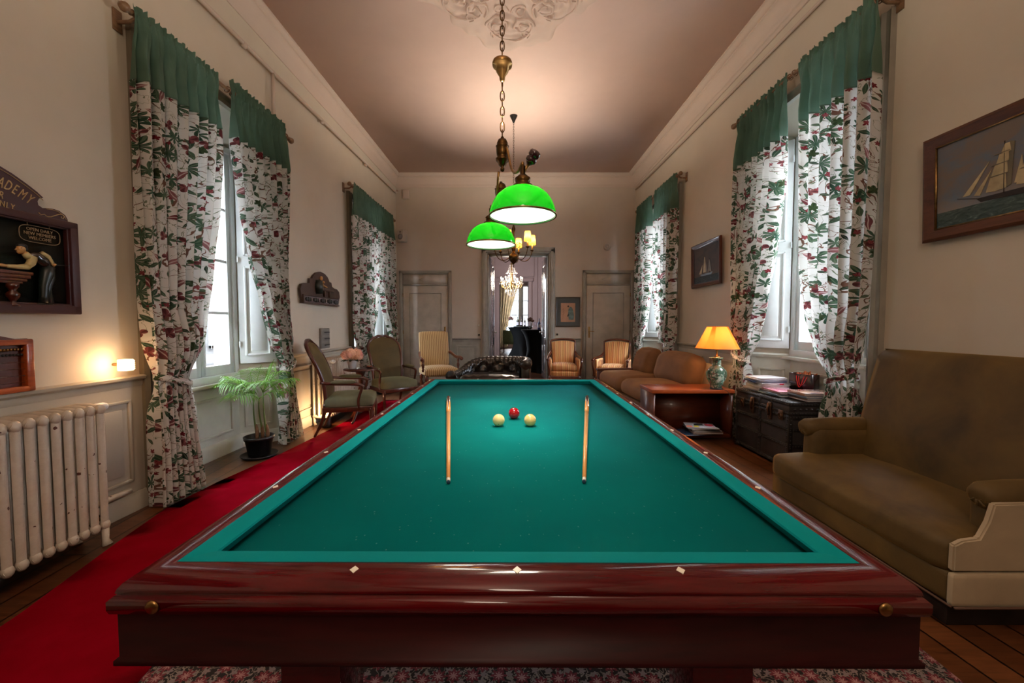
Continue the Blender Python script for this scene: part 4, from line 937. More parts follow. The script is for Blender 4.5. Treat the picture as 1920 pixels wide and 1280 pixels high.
# carved relief figure
sk = mk('carved_skin', rgb(196, 150, 92), .3, coat=.3); shr = mk('carved_shirt', rgb(178, 162, 112), .3, var=.25, vs=30, coat=.3); vst = mk('carved_waistcoat', (.02, .014, .010), .2, coat=.6); trs = mk('carved_trousers', (.008, .014, .012), .35, var=.5, vs=20)
def P3(y, z, d=.05): a = L_(y, z); return (a[0], -d, a[1])
fig = nb()
ball(fig, P3(2.097, 1.668), .021, 16, sc=(.85, .8, 1.1)); ball(fig, P3(2.091, 1.655), .013, 12, sc=(.9, .8, 1)); tube(fig, [P3(2.080, 1.668), P3(2.0745, 1.661), P3(2.080, 1.659)], .0035, 6); tube(fig, [P3(2.106, 1.655), P3(2.118, 1.645)], .011, 8)
obj('figure_head', fig, sk, sg)
fig = nb(); tube(fig, [P3(2.030, 1.571, .055), P3(2.013, 1.573, .055), P3(2.0, 1.575, .055)], [.008, .009, .006], 8); obj('figure_hand', fig, sk, sg)
fig = nb(); tube(fig, [P3(2.241, 1.612, .045), P3(2.250, 1.605, .05)], [.008, .009], 8); obj('figure_hand', fig, sk, sg)
bm = nb(); ball(bm, P3(2.103, 1.684, .048), .020, 14, sc=(1.1, .9, .8)); ball(bm, P3(2.115, 1.674, .047), .014, 12, sc=(.9, .9, 1.2)); tube(bm, [P3(2.083, 1.671, .068), P3(2.089, 1.673, .068)], .0016, 5); obj('figure_hair', bm, M_['dark'], sg)
bm = nb(); tube(bm, [P3(2.142, 1.632, .055), P3(2.128, 1.598, .06), P3(2.112, 1.580, .06)], [.020, .018, .015], 12); tube(bm, [P3(2.116, 1.580, .06), P3(2.075, 1.573, .058), P3(2.03, 1.571, .055)], [.016, .012, .009], 12)
tube(bm, [P3(2.185, 1.662, .05), P3(2.215, 1.648, .05), P3(2.243, 1.612, .045)], [.013, .012, .008], 10); tube(bm, [P3(2.112, 1.650), P3(2.13, 1.63)], [.014, .02], 10); obj('figure_shirt', bm, shr, sg)
bm = nb(); tube(bm, [P3(2.128, 1.642, .045), P3(2.155, 1.640, .046), P3(2.19, 1.618, .045), P3(2.222, 1.585, .04)], [.018, .030, .030, .024], 14); obj('figure_waistcoat', bm, vst, sg)
bm = nb(); tube(bm, [P3(2.216, 1.592, .045), P3(2.208, 1.552, .046), P3(2.192, 1.49, .048), P3(2.190, 1.43, .046), P3(2.187, 1.395, .045)], [.030, .029, .020, .018, .020], 12)
tube(bm, [P3(2.222, 1.585, .036), P3(2.224, 1.53, .036), P3(2.214, 1.47, .036), P3(2.222, 1.395, .036)], [.028, .026, .019, .020], 12); obj('figure_trousers', bm, trs, sg)
bm = nb()
for y in (2.176, 2.212): ball(bm, P3(y, 1.388, .048), .012, 10, sc=(1.7, 1, .6))
obj('figure_shoes', bm, M_['dark'], sg)
bm = nb(); tube(bm, [P3(2.250, 1.607, .05), P3(2.322, 1.615, .05)], .0022, 6); tube(bm, [P3(2.0, 1.585, .06), P3(1.7, 1.60, .06)], .0022, 6); obj('figure_cue', bm, M_['dark'], sg)
bm = nb()
for (y0, y1, z0, z1, d) in ((1.5, 2.135, 1.535, 1.552, .065), (1.5, 2.128, 1.515, 1.535, .06), (1.5, 2.115, 1.50, 1.515, .055), (1.5, 2.10, 1.487, 1.50, .05)): a, b = L_(y0, z0), L_(y1, z1); box(bm, a[0], b[0], -d, -.025, a[1], b[1], bev=.003)
c = L_(2.058, 1.37); lathe(bm, [(.024, 0), (.022, .012), (.010, .02), (.012, .03), (.024, .05), (.026, .065), (.012, .08), (.016, .09), (.024, .10), (.024, .118)], 16, T(c[0], -.045, c[1]), )
obj('carved_table', bm, M_['mahog'], sg)
# ---- abacus scoreboard
ab = thing('billiard_scoreboard', 'wooden wall scoreboard with beads on wires, above the near radiator', 'scoreboard', onL(1.60, .01, .925))
bm = nb(); hw = .53
pl = [(-hw, 0), (hw, 0), (hw, .278), (hw-.05, .276), (hw-.10, .29), (hw-.17, .31), (0, .325)]; pl += [(-x, z) for x, z in pl[::-1][1:-2]] + [(-hw, .278)]
prism(bm, pl, -.02, 0); obj('backboard', bm, M_['cherryd'], ab, sharp=30)
bm = nb()
for (a, b, c, d) in ((-hw, hw, 0, .03), (-hw, hw, .245, .275), (hw-.035, hw, 0, .275), (-hw, -hw+.035, 0, .275)): box(bm, a, b, -.055, -.018, c, d, bev=.006)
obj('frame', bm, M_['cherry'], ab)
for zz in (.05, .085, .12, .155):
    bm = nb(); tube(bm, [(-hw+.03, -.04, zz), (hw-.03, -.04, zz)], .0016, 6); obj('wire', bm, M_['steel'], ab)
bm = nb()
for k in range(60): ball(bm, (hw-.045-k*.014, -.040, .222), .0075, 8, sc=(.8, 1, 1))
tube(bm, [(-hw+.03, -.04, .222), (hw-.03, -.04, .222)], .0016, 6); obj('bead_row', bm, M_['brass'], ab)
bm = nb()
for k in range(56): ball(bm, (hw-.045-k*.015, -.040, .195), .0070, 8, sc=(.9, 1, 1))
obj('bead_row', bm, M_['dark'], ab)
# ---- glass cube light
gc = thing('glass_wall_light', 'small lit cut-glass cube light low on the wall beside the near curtain', 'light', onL(2.60, .085, .975))
M_['lglass'] = emis('lit_cut_glass', (1, .62, .28), 3.0)
bm = nb(); box(bm, -.03, .03, -.03, .03, 0, .075, bev=.006)
for k in range(5):
    for j in range(5): ball(bm, (-.024+k*.012, -.031, .012+j*.0125), .006, 6); ball(bm, (.031, -.024+k*.012, .012+j*.0125), .006, 6)
obj('glass_cube', bm, M_['lglass'], gc); bm = nb(); tube(bm, [(0, .02, .04), (0, .083, .04)], .01, 8); obj('wall_arm', bm, M_['brass'], gc)
point('cube_light', tuple(onL(2.54, .10, 1.02).translation), 1.1, WARM, .03)
# ---- plaque scoreboard
pq = thing('billiard_plaque', 'dark carved wall plaque with a row of number wheels, between the left windows', 'plaque', onL(5.33, .012, 1.53))
poly = [(-.50, 0), (.46, 0), (.48, .05), (.52, .14), (.50, .21), (.43, .245), (.34, .25), (.28, .27), (.265, .32), (.21, .325), (.16, .385), (.08, .42), (-.03, .435), (-.14, .41), (-.22, .36), (-.25, .325), (-.31, .32), (-.32, .26), (-.42, .25), (-.50, .23), (-.535, .17), (-.52, .10), (-.50, .05)]
pm = mk('dark_carved_oak', (.055, .030, .020), .4, var=.3)
bm = nb(); prism(bm, poly, -.03, 0); obj('backboard', bm, pm, pq, sharp=30)
bm = nb(); box(bm, -.50, .46, -.05, -.028, 0, .02, bev=.004); box(bm, -.50, .46, -.05, -.028, .095, .11, bev=.004); box(bm, -.5, -.47, -.05, -.028, 0, .1, bev=.004); obj('frame', bm, pm, pq)
bm = nb(); box(bm, -.46, .45, -.034, -.030, .02, .095); obj('score_panel', bm, mk('score_grey', (.25, .2, .22), .5), pq)
for k in range(5):
    bm = nb()
    for j, dx in enumerate((-.045, 0, .045)): lathe(bm, [(.024 if j != 1 else .030, 0), (.024 if j != 1 else .030, .014), (.012, .02), (0, .02)], 14, T(-.37+k*.185+dx, -.033, .056) @ RX(90))
    obj('score_wheel', bm, M_['dark'], pq)
bm = nb(); F3 = lambda x, z, d=.045: (x, -d, z)
tube(bm, [F3(-.12, .14), F3(-.13, .24), F3(-.12, .31)], [.05, .06, .045], 10); obj('figure_coat', bm, mk('figure_green', (.012, .02, .016), .3), pq)
bm = nb(); ball(bm, F3(-.05, .345), .028, 12, sc=(.8, .7, 1.1)); tube(bm, [F3(-.07, .31), F3(-.06, .25)], [.022, .02], 8); tube(bm, [F3(-.03, .27), F3(.03, .25), F3(.10, .24)], [.014, .011, .010], 8); ball(bm, F3(.0, .30), .02, 8); obj('figure_highlights', bm, sk, pq)
bm = nb(); box(bm, -.02, .30, -.05, -.03, .19, .215, bev=.004); box(bm, .02, .05, -.05, -.03, .11, .19); box(bm, .16, .19, -.05, -.03, .11, .19); obj('carved_table', bm, pm, pq)
# ---- grey switch column
sw = thing('switch_panel', 'tall grey louvred switch box on the left wall above the armchairs', 'switch box', onL(5.42, .0, .95))
bm = nb(); box(bm, -.12, .12, -.03, 0, 0, .27, bev=.006); obj('plate', bm, mk('grey_plate', (.16, .15, .135), .5), sw)
for k in range(3):
    bm = nb(); z = .045+k*.085; box(bm, -.03, .11, -.036, -.028, z-.008, z+.006, bev=.002); obj('switch', bm, M_['dark'], sw)
    bm = nb()
for k in range(3):
    bm = nb(); z = .045+k*.085; box(bm, -.11, .11, -.034, -.026, z+.022, z+.05, bev=.003); obj('cover', bm, mk('grey_cover', (.20, .19, .17), .45) if k == 0 else bpy.data.materials['grey_cover'], sw)
# ================================================================ plants
M_['leaf'] = None
n = N('palm_leaf'); v = n.coord(); n.col(n.ramp(n.noise(v, 6, 3), [(.3, (.05, .16, .02)), (.7, (.20, .38, .06))])); n.set(rough=.4)
tl = n.add('ShaderNodeBsdfTranslucent'); tl.inputs[0].default_value = (.25, .55, .04, 1); mx = n.add('ShaderNodeMixShader'); mx.inputs[0].default_value = .3
n.link(n.b.outputs[0], mx.inputs[1]); n.link(tl.outputs[0], mx.inputs[2]); n.link(mx.outputs[0], n.out.inputs[0]); M_['leaf'] = n.m
M_['stem'] = mk('palm_stem', (.10, .17, .04), .4); M_['bark'] = mk('palm_husk', (.17, .09, .045), .8, var=.4, vs=30); M_['soil'] = mk('soil', (.02, .012, .008), .95, bump=.5)
M_['pot'] = mk('black_plastic_pot', (.008, .008, .009), .35)
def frond(bm, base, direc, L, droop, nlf=17, lw=.011, ll=.22):
    d = Vector(direc).normalized(); pts = []
    for i in range(22):
        t = i/21; p = Vector(base) + d*L*t*(1-.12*t) + Vector((0, 0, -droop*t*t)); pts.append(p)
    tube(bm, pts, [.004*(1-i/24)+.0008 for i in range(22)], 5)
    side = d.cross(Vector((0, 0, 1))).normalized()
    for i2 in range(8, 43, 3):
        for s in (-1, 1):
            i = i2//2; t = i2/42; p = pts[i] if i2 % 2 == 0 or i > 20 else (pts[i]+pts[i+1])/2; tg = (pts[min(21, i+1)]-pts[i-1]).normalized()
            l = ll*(sin(pi*min(1, t*1.05+.12))**.6+.12)*random.uniform(.85, 1.1); dd = (tg*.6 + side*s*.9 + Vector((0, 0, .45))).normalized()
            prev = None; nrm = dd.cross(Vector((0, 0, 1))).normalized()
            for k in range(6):
                u = k/5; c = p + dd*l*u + Vector((0, 0, -l*.75*u*u)); w = lw*(sin(pi*min(1, u*.85+.1))+.02)*(1 if k < 5 else .05)
                pr_ = (bm.verts.new(c-nrm*w), bm.verts.new(c+Vector((0, 0, -w*.5))), bm.verts.new(c+nrm*w))
                if prev:
                    bm.faces.new((prev[0], prev[1], pr_[1], pr_[0])); bm.faces.new((prev[1], prev[2], pr_[2], pr_[1]))
                prev = pr_
def palm(label, M, fronds, potr=.125, poth=.20, stems=(), saucer=True):
    t = thing('potted_palm', label, 'plant', M)
    bm = nb(); lathe(bm, [(potr*.72, .015), (potr*.76, .02), (potr*.95, poth-.03), (potr*1.03, poth-.03), (potr*1.05, poth), (potr*.96, poth), (potr*.9, poth-.04)], 32); pt = obj('pot', bm, M_['pot'], t)
    if saucer: bm = nb(); lathe(bm, [(potr*1.05, 0), (potr*1.2, .005), (potr*1.3, .025), (potr*1.25, .025), (potr*1.12, .012), (0, .010)], 32); obj('saucer', bm, M_['pot'], t)
    bm = nb(); lathe(bm, [(potr*.93, poth-.035), (0, poth-.03)], 24); obj('soil', bm, M_['soil'], t)
    for pts in stems:
        bm = nb(); tube(bm, bez(pts, 10), [.010-.0005*i for i in range(11)], 8); obj('stem', bm, M_['stem'], t)
        bm = nb(); p = Vector(pts[0]); tube(bm, [p, p+Vector((.004, 0, .05)), p+Vector((0, 0, .11)), p+Vector((-.006, 0, .14))], [.016, .018, .013, .006], 8); obj('husk', bm, M_['bark'], t)
    for f in fronds:
        bm = nb(); frond(bm, *f); obj('frond', bm, M_['leaf'], t)
    return t
S1, S2 = (-.02, 0, .17), (.075, .01, .17)
def fr_list(tops, spec):
    out = []
    for (k, dx, dy, dz, L, dr, ll) in spec: out.append((tops[k], (dx, dy, dz+.25), L*1.08, dr, 17, .0052, ll*1.3))
    return out
tops = [(-.04, 0, .60), (.05, 0, .62), (.01, .0, .56)]
palm('tall potted palm in a black plastic pot under the near left window', T(-2.45, 3.83, 0), fr_list(tops, [
    (0, -1, -.4, 1.0, .40, .10, .20), (0, -1, .2, .55, .45, .14, .20), (0, -.7, -.9, .7, .42, .14, .2), (0, -.2, -1, 1.0, .38, .10, .2), (0, .1, .6, 1.6, .36, .05, .18), (0, -.5, .5, 1.3, .38, .08, .2),
    (1, 1, -.2, 1.3, .40, .10, .2), (1, 1, .3, .6, .42, .14, .2), (1, .8, -.8, .8, .42, .14, .2), (1, .3, -1, .8, .38, .14, .2), (1, .4, .4, 1.8, .40, .05, .18), (2, -.2, -.8, .3, .34, .14, .2), (2, .7, .2, .3, .3, .12, .2), (2, -.8, .1, .25, .34, .12, .18)]),
    stems=[[S1, (-.03, 0, .3), (-.06, 0, .42), tops[0]], [S2, (.06, 0, .3), (.05, 0, .45), tops[1]], [(.02, .02, .17), (.03, .02, .3), (-.01, 0, .4), tops[2]]])
palm('broad-leaved potted palm standing in the far left window behind the armchair', T(-2.36, 7.35, 0), [((0, 0, .45), (cos(a), sin(a), z_), .36, .08, 12, .03, .20) for a, z_ in [(k*.9, .5+.5*(k % 3)) for k in range(12)]], stems=[[(0, 0, .17), (.01, 0, .25), (-.01, 0, .35), (0, 0, .46)]], potr=.12)
# ================================================================ armchairs
def superw(t, W0, W1, knee=.72, p=2.4):
    w = W0 + (W1-W0)*min(1, t/knee)
    if t > knee: w *= max(0, 1-((t-knee)/(1-knee))**p)**(1/p)
    return w
def voltaire(label, M, group=None):
    """tall curved-back green velvet armchair with mahogany frame, faces local -y"""
    t = thing('armchair', label, 'armchair', M, group); wd = M_['mahog']
    def yc(tt): z = .36+.67*tt; return .20 + .02*sin(pi*tt*1.2)*-1 + .20*tt**1.7
    def zc(tt): return .36+.69*tt
    bm = nb()
    def ff(u, v, s): x = (2*u-1)*superw(v, .20, .235); cr = (1-(2*u-1)**2)*(sin(pi*min(1, v*.96+.02))**.5); return Vector((x, yc(v) - s*(.012+.04*cr) , zc(v)))
    grid(bm, lambda u, v: ff(u, v, 1), 16, 26); grid(bm, lambda u, v: ff(u, v, -.5), 16, 26)
    bmesh.ops.remove_doubles(bm, verts=bm.verts, dist=.0004)
    obj('backrest', bm, M_['velA'], t, recalc=True, sharp=70)
    bm = nb(); pts = [Vector((-superw(v, .215, .255), yc(v), zc(v)+.0)) for v in [k/24 for k in range(24)]]
    pts += [Vector((x_, yc(1), zc(1)+.015)) for x_ in (-.06, 0, .06)]
    pts += [Vector((-p.x, p.y, p.z)) for p in pts[:24][::-1]]
    tube(bm, pts, .021, 10); obj('back_frame', bm, wd, t)
    rbm = nb(); rbox(rbm, (0, -.05, .365), (.54, .52, .13), .05, 8, bulge=(0, .01, .03)); obj('seat', rbm, M_['velP'], t, sharp=80)
    bm = nb(); box(bm, -.28, .28, -.31, -.27, .27, .325, bev=.008); box(bm, -.28, -.25, -.30, .22, .27, .325, bev=.008); box(bm, .25, .28, -.30, .22, .27, .325, bev=.008); box(bm, -.25, .25, .19, .22, .27, .325); obj('seat_rail', bm, wd, t)
    for s in (-1, 1):
        bm = nb(); tube(bm, bez([(s*.245, .24, .60), (s*.27, .05, .58), (s*.275, -.12, .59), (s*.275, -.20, .58), (s*.275, -.21, .545)]), .016, 8, flat=1.2)
        tube(bm, bez([(s*.275, -.19, .575), (s*.28, -.22, .50), (s*.27, -.12, .42), (s*.27, -.17, .30)]), .016, 8); ar = obj('armrest', bm, wd, t)
        rbm = nb(); rbox(rbm, (s*.27, .0, .605), (.055, .26, .035), .017, 5, bulge=(0, 0, .006)); obj('arm_pad', rbm, M_['velP'], ar, sharp=80)
        bm = nb(); tube(bm, bez([(s*.255, -.285, .30), (s*.275, -.31, .2), (s*.25, -.28, .1), (s*.255, -.30, .0)]), [.026-.0007*i for i in range(19)], 10); obj('leg', bm, wd, t)
        bm = nb(); tube(bm, bez([(s*.23, .20, .36), (s*.23, .20, .2), (s*.235, .26, .1), (s*.24, .31, 0)]), [.022-.0005*i for i in range(19)], 10); obj('leg', bm, wd, t)
    return t
voltaire('green velvet armchair in profile on the red runner, nearest the potted palm', T(-1.95, 4.70, .0245) @ RZ(104))
voltaire('green velvet armchair turned to the room, behind the round side table', T(-1.80, 6.02, .0245) @ RZ(40))
# round pedestal table with flowers
st_ = thing('side_table', 'small round mahogany pedestal table between the two green armchairs', 'side table', T(-1.97, 5.18, .022))
bm = nb(); lathe(bm, [(0, .655), (.185, .655), (.205, .662), (.208, .672), (.20, .680), (0, .680)], 36); obj('tabletop', bm, M_['mahog'], st_)
bm = nb(); lathe(bm, [(.05, .12), (.055, .16), (.03, .20), (.025, .26), (.045, .32), (.04, .40), (.024, .44), (.026, .56), (.05, .60), (.07, .655)], 20); obj('pedestal', bm, M_['mahog'], st_)
for k in range(3):
    bm = nb(); a = 2*pi*k/3+.4; tube(bm, [(0+.03*cos(a), .03*sin(a), .17), (.12*cos(a), .12*sin(a), .13), (.2*cos(a), .2*sin(a), .03), (.235*cos(a), .235*sin(a), .014)], [.022, .02, .015, .014], 8); obj('leg', bm, M_['mahog'], st_)
fp = thing('flower_pot', 'white pot of peach and pink hydrangeas on the round side table', 'flowers', T(-2.055, 5.13, .703))
bm = nb(); lathe(bm, [(.040, 0), (.045, .004), (.055, .105), (.058, .11), (.052, .11), (.046, .02)], 28); obj('pot', bm, mk('white_ceramic', (.68, .66, .66), .3, var=.04), fp)
n = N('hydrangea'); v = n.coord(); oi = n.add('ShaderNodeTexVoronoi'); oi.inputs['Scale'].default_value = 9; n.link(v, oi.inputs['Vector'])
s_ = n.add('ShaderNodeSeparateColor', i_0=oi.outputs['Color']); n.col(n.ramp(s_.outputs[0], [(.1, rgb(236, 176, 140)), (.5, rgb(240, 200, 170)), (.9, rgb(232, 150, 150))])); n.set(rough=.7); fm = n.m
for (cx_, cy_, cz_, r_) in ((-.075, -.02, .17, .062), (0, -.03, .195, .072), (.075, .0, .165, .062), (.0, .06, .18, .065), (-.04, .03, .20, .06), (.05, .03, .20, .06)):
    bm = nb()
    for k in range(60):
        d = Vector((random.gauss(0, 1), random.gauss(0, 1), random.gauss(.3, .8))).normalized(); c = Vector((cx_, cy_, cz_)) + d*r_
        q = d.to_track_quat('Z', 'Y').to_matrix().to_4x4(); Mq = Matrix.Translation(c) @ q @ RZ(random.uniform(0, 90))
        for j in range(4):
            a = j*pi/2; p = [Mq @ Vector(w) for w in ((0, 0, -.004), (.011*cos(a-.6), .011*sin(a-.6), .002), (.018*cos(a), .018*sin(a), .003), (.011*cos(a+.6), .011*sin(a+.6), .002))]
            bm.faces.new([bm.verts.new(w) for w in p])
    ball(bm, (cx_, cy_, cz_), r_*.9, 10); obj('flower_head', bm, fm, fp, sharp=90)
bm = nb()
for k in range(9):
    a = k*.7; c = Vector((.09*cos(a), .09*sin(a), .115)); dd = Vector((cos(a), sin(a), .05)); sd = Vector((-sin(a), cos(a), 0))
    q = [c-dd*.04, c+sd*.028+Vector((0,0,.012)), c+dd*.06-Vector((0,0,.02)), c-sd*.028+Vector((0,0,.012))]; V = [bm.verts.new(x) for x in q]; bm.faces.new((V[0], V[1], V[2])); bm.faces.new((V[0], V[2], V[3]))
obj('leaves', bm, mk('dark_leaf', (.02, .05, .02), .4), fp)
ds = thing('small_dish', 'small reddish dish on the right of the round side table', 'dish', T(-1.86, 5.2, .7035)); bm = nb(); lathe(bm, [(0, .006), (.03, .003), (.06, .018), (.066, .026), (.058, .024), (.03, .010), (0, .010)], 24); obj('bowl', bm, M_['mahog'], ds)
bm = nb()
for k in range(7): ball(bm, (.025*cos(k), .025*sin(k), .022), .012, 8)
obj('petals', bm, mk('dried_petals', (.30, .09, .04), .7), ds)
# striped high back armchair with carved arms
def fauteuil(label, M):
    t = thing('armchair', label, 'armchair', M); wd = M_['walnut']
    K = RX(-9)
    bm = nb(); rbox(bm, (0, .285, .81), (.56, .09, .66), .03, 8, T(0, 0, 0) @ T(0, .25, .5) @ K @ T(0, -.25, -.5), bulge=(0, .02, .012)); obj('backrest', bm, M_['stripeB'], t, sharp=80)
    bm = nb(); rbox(bm, (0, -.02, .42), (.62, .58, .14), .05, 8, bulge=(0, .0, .035)); obj('seat', bm, M_['stripeB'], t, sharp=80)
    bm = nb(); 
    for k in range(22): ball(bm, (-.30+k*.0285, -.315, .36), .008, 6)
    for k in range(20): ball(bm, (-.27+k*.0284, .20, .50), .010, 6)
    obj('nail_trim', bm, M_['brass'], t)
    for s in (-1, 1):
        bm = nb(); tube(bm, bez([(s*.285, .27, .74), (s*.33, .12, .74), (s*.31, -.02, .60), (s*.35, -.14, .68), (s*.36, -.27, .69), (s*.355, -.31, .64)]), .023, 10, flat=1.3); ball(bm, (s*.356, -.295, .655), .034, 10)
        lathe(bm, [(.018, .43), (.026, .46), (.014, .48), (.026, .52), (.028, .55), (.014, .58), (.022, .62), (.02, .66)], 12, T(s*.32, -.20, 0)); obj('armrest', bm, wd, t)
        for y in (-.26, .22):
            bm = nb(); lathe(bm, [(.022, 0), (.03, .03), (.018, .06), (.028, .12), (.03, .20), (.018, .25), (.03, .28), (.03, .36)], 12, T(s*.27, y, 0)); obj('leg', bm, wd, t)
    bm = nb(); tube(bm, [(-.27, -.0, .10), (.27, 0, .10)], .016, 8); tube(bm, [(-.27, -.26, .10), (-.27, .22, .10)], .016, 8); tube(bm, [(.27, -.26, .10), (.27, .22, .10)], .016, 8); obj('stretcher', bm, wd, t)
fauteuil('high-backed pale striped armchair with carved wooden arms, before the left corner door', T(-1.36, 7.35, 0) @ RZ(24))
# bergeres
def bergere(label, M, group):
    t = thing('armchair', label, 'armchair', M, group); wd = M_['walnut']
    bm = nb()
    def bf(u, v, s): w = .205+.03*v; x = (2*u-1)*w; top = .90+.03*(1-(2*u-1)**2); z = .36+(top-.36)*v; return Vector((x, .24+.10*v - s*(.03+.03*sin(pi*v)*(1-(2*u-1)**4)), z))
    grid(bm, lambda u, v: bf(u, v, 1), 14, 14); grid(bm, lambda u, v: bf(u, v, -.6), 14, 14); obj('backrest', bm, M_['stripeA'], t, recalc=True, sharp=70)
    bm = nb(); pts = [Vector((-.235, .26, .40)), Vector((-.24, .28, .6)), Vector((-.25, .325, .84)), Vector((-.255, .34, .915)), Vector((-.235, .345, .935))] + [Vector((-.235+.047*k, .345, .935+.03*(1-(k/5-1)**2))) for k in range(1, 10)]
    pts += [Vector((-p.x, p.y, p.z)) for p in pts[:5][::-1]]
    tube(bm, pts, .022, 8); obj('back_frame', bm, wd, t)
    bm = nb(); rbox(bm, (0, -.03, .42), (.48, .54, .13), .045, 8, bulge=(0, .01, .025)); obj('seat_cushion', bm, M_['stripeA'], t, sharp=80)
    bm = nb(); rbox(bm, (0, -.03, .31), (.54, .58, .10), .02, 6); obj('seat_base', bm, M_['stripeA'], t, sharp=80)
    bm = nb(); rbox(bm, (0, -.325, .245), (.60, .035, .05), .012, 4); obj('seat_rail', bm, wd, t)
    for s in (-1, 1):
        bm = nb(); rbox(bm, (s*.275, -.02, .44), (.06, .52, .32), .025, 6, bulge=(.012, 0, 0)); ar = obj('arm_panel', bm, M_['stripeA'], t, sharp=80)
        bm = nb(); tube(bm, bez([(s*.245, .32, .72), (s*.27, .26, .64), (s*.31, .10, .60), (s*.325, -.10, .625), (s*.33, -.24, .62), (s*.325, -.32, .60), (s*.32, -.33, .54)]), .022, 8, flat=1.2); ball(bm, (s*.324, -.32, .59), .030, 10)
        tube(bm, bez([(s*.322, -.33, .56), (s*.33, -.35, .46), (s*.28, -.30, .40), (s*.30, -.33, .28)]), .020, 8); obj('arm_frame', bm, wd, t)
        bm = nb(); tube(bm, bez([(s*.285, -.32, .25), (s*.30, -.345, .15), (s*.27, -.31, .08), (s*.28, -.325, 0)]), [.028-.0008*i for i in range(19)], 8); obj('leg', bm, wd, t)
        bm = nb(); tube(bm, [(s*.26, .27, .25), (s*.26, .30, .12), (s*.265, .35, 0)], [.022, .018, .014], 8); obj('leg', bm, wd, t)
bergere('striped gold upholstered armchair under the framed print, right of the doorway', T(1.04, 8.02, 0) @ RZ(-4), 'striped gold armchairs')
bergere('striped gold upholstered armchair before the right corner door, angled toward the sofa', T(1.97, 7.75, 0) @ RZ(-26), 'striped gold armchairs')
# leather chesterfield facing the camera
ch = thing('leather_sofa', 'black buttoned leather tub sofa beyond the far end of the billiard table', 'sofa', T(-.28, 6.75, 0) @ RZ(-7))
def path(u):                                                      # tub plan from front left round the back to front right
    pts = [Vector((-.66, -.42, 0)), Vector((-.62, -.1, 0)), Vector((-.50, .22, 0)), Vector((-.2, .36, 0)), Vector((.2, .38, 0)), Vector((.48, .30, 0)), Vector((.55, 0, 0)), Vector((.55, -.40, 0))]
    x = u*(len(pts)-1); i = min(int(x), len(pts)-2); f = x-i
    p0, p1, p2, p3 = pts[max(0, i-1)], pts[i], pts[i+1], pts[min(len(pts)-1, i+2)]
    return .5*((2*p1)+(p2-p0)*f+(2*p0-5*p1+4*p2-p3)*f*f+(3*p1-p0-3*p2+p3)*f**3)
def shell(u, v):
    p = path(u); e_ = .002; tg = (path(min(1, u+e_))-path(max(0, u-e_))).normalized(); nr = Vector((tg.y, -tg.x, 0))   # toward inside? fixed below
    cen = Vector((0, -.2, 0)); 
    if (cen-p).dot(nr) < 0: nr = -nr
    hz = .47+.24*sin(pi*min(1, max(0, (u-.12)/.62)))**.8 if u < .74 else .47+.24*max(0, 1-(u-.74)/.18)**1 if u < .92 else .47
    hz = .50+.21*(1/(1+exp(-(u-.26)*22)))
    ribs = .012*abs(sin(pi*u*34))
    # section: inside bottom -> up -> roll outward -> down outside
    if v < .45:
        k = v/.45; tuft = .016*sin(u*60)*sin(k*9); return p + nr*(.10+tuft+ribs*.4) + Vector((0, 0, .28+(hz-.09-.28)*k))
    a = (v-.45)/.35
    if a <= 1:
        th_ = pi*(1.15)*a; r = .078+ribs; return p + nr*(.10-.085+.085*cos(th_)*1.0 - .0) + nr*0 + Vector((0, 0, hz-.09+.0)) + (nr*(r*cos(th_)-.085*cos(th_))) + Vector((0, 0, r*sin(th_)))
    k = (v-.8)/.2; return p - nr*(.05-.0*k) + Vector((0, 0, hz-.13-(hz-.23)*k))
bm = nb(); grid(bm, shell, 150, 36); obj('tufted_back', bm, M_['leather'], ch, sharp=80)
for xe, ye in ((-.66, -.42), (.55, -.40)):
    bm = nb(); lathe(bm, [(0, .012), (.06, .010), (.088, 0), (.088, -.03)], 20, T(xe-(.0 if xe > 0 else -.0), ye, .44 if xe < 0 else .62) @ RX(90)); box(bm, xe-.07, xe+.06, ye-.008, ye+.03, .10, .42 if xe < 0 else .60, bev=.01); obj('arm_facing', bm, M_['leather'], ch)
bm = nb(); rbox(bm, (-.03, -.12, .35), (1.05, .66, .18), .07, 14, bulge=(0, .02, .03), fn=lambda v, p: v+Vector((0, 0, .012*sin(v.x*42) if v.z > 0 and v.y < -.2 else 0))); obj('seat_cushion', bm, M_['leather'], ch, sharp=80)
bm = nb(); rbox(bm, (-.03, -.15, .20), (1.16, .60, .16), .03, 6); obj('seat_base', bm, M_['leather'], ch, sharp=80)
for x in (-.5, .45):
    for y in (-.4, .3): bm = nb(); lathe(bm, [(.02, 0), (.035, .03), (.03, .12)], 12, T(x, y, 0)); obj('foot', bm, M_['mahog'], ch)
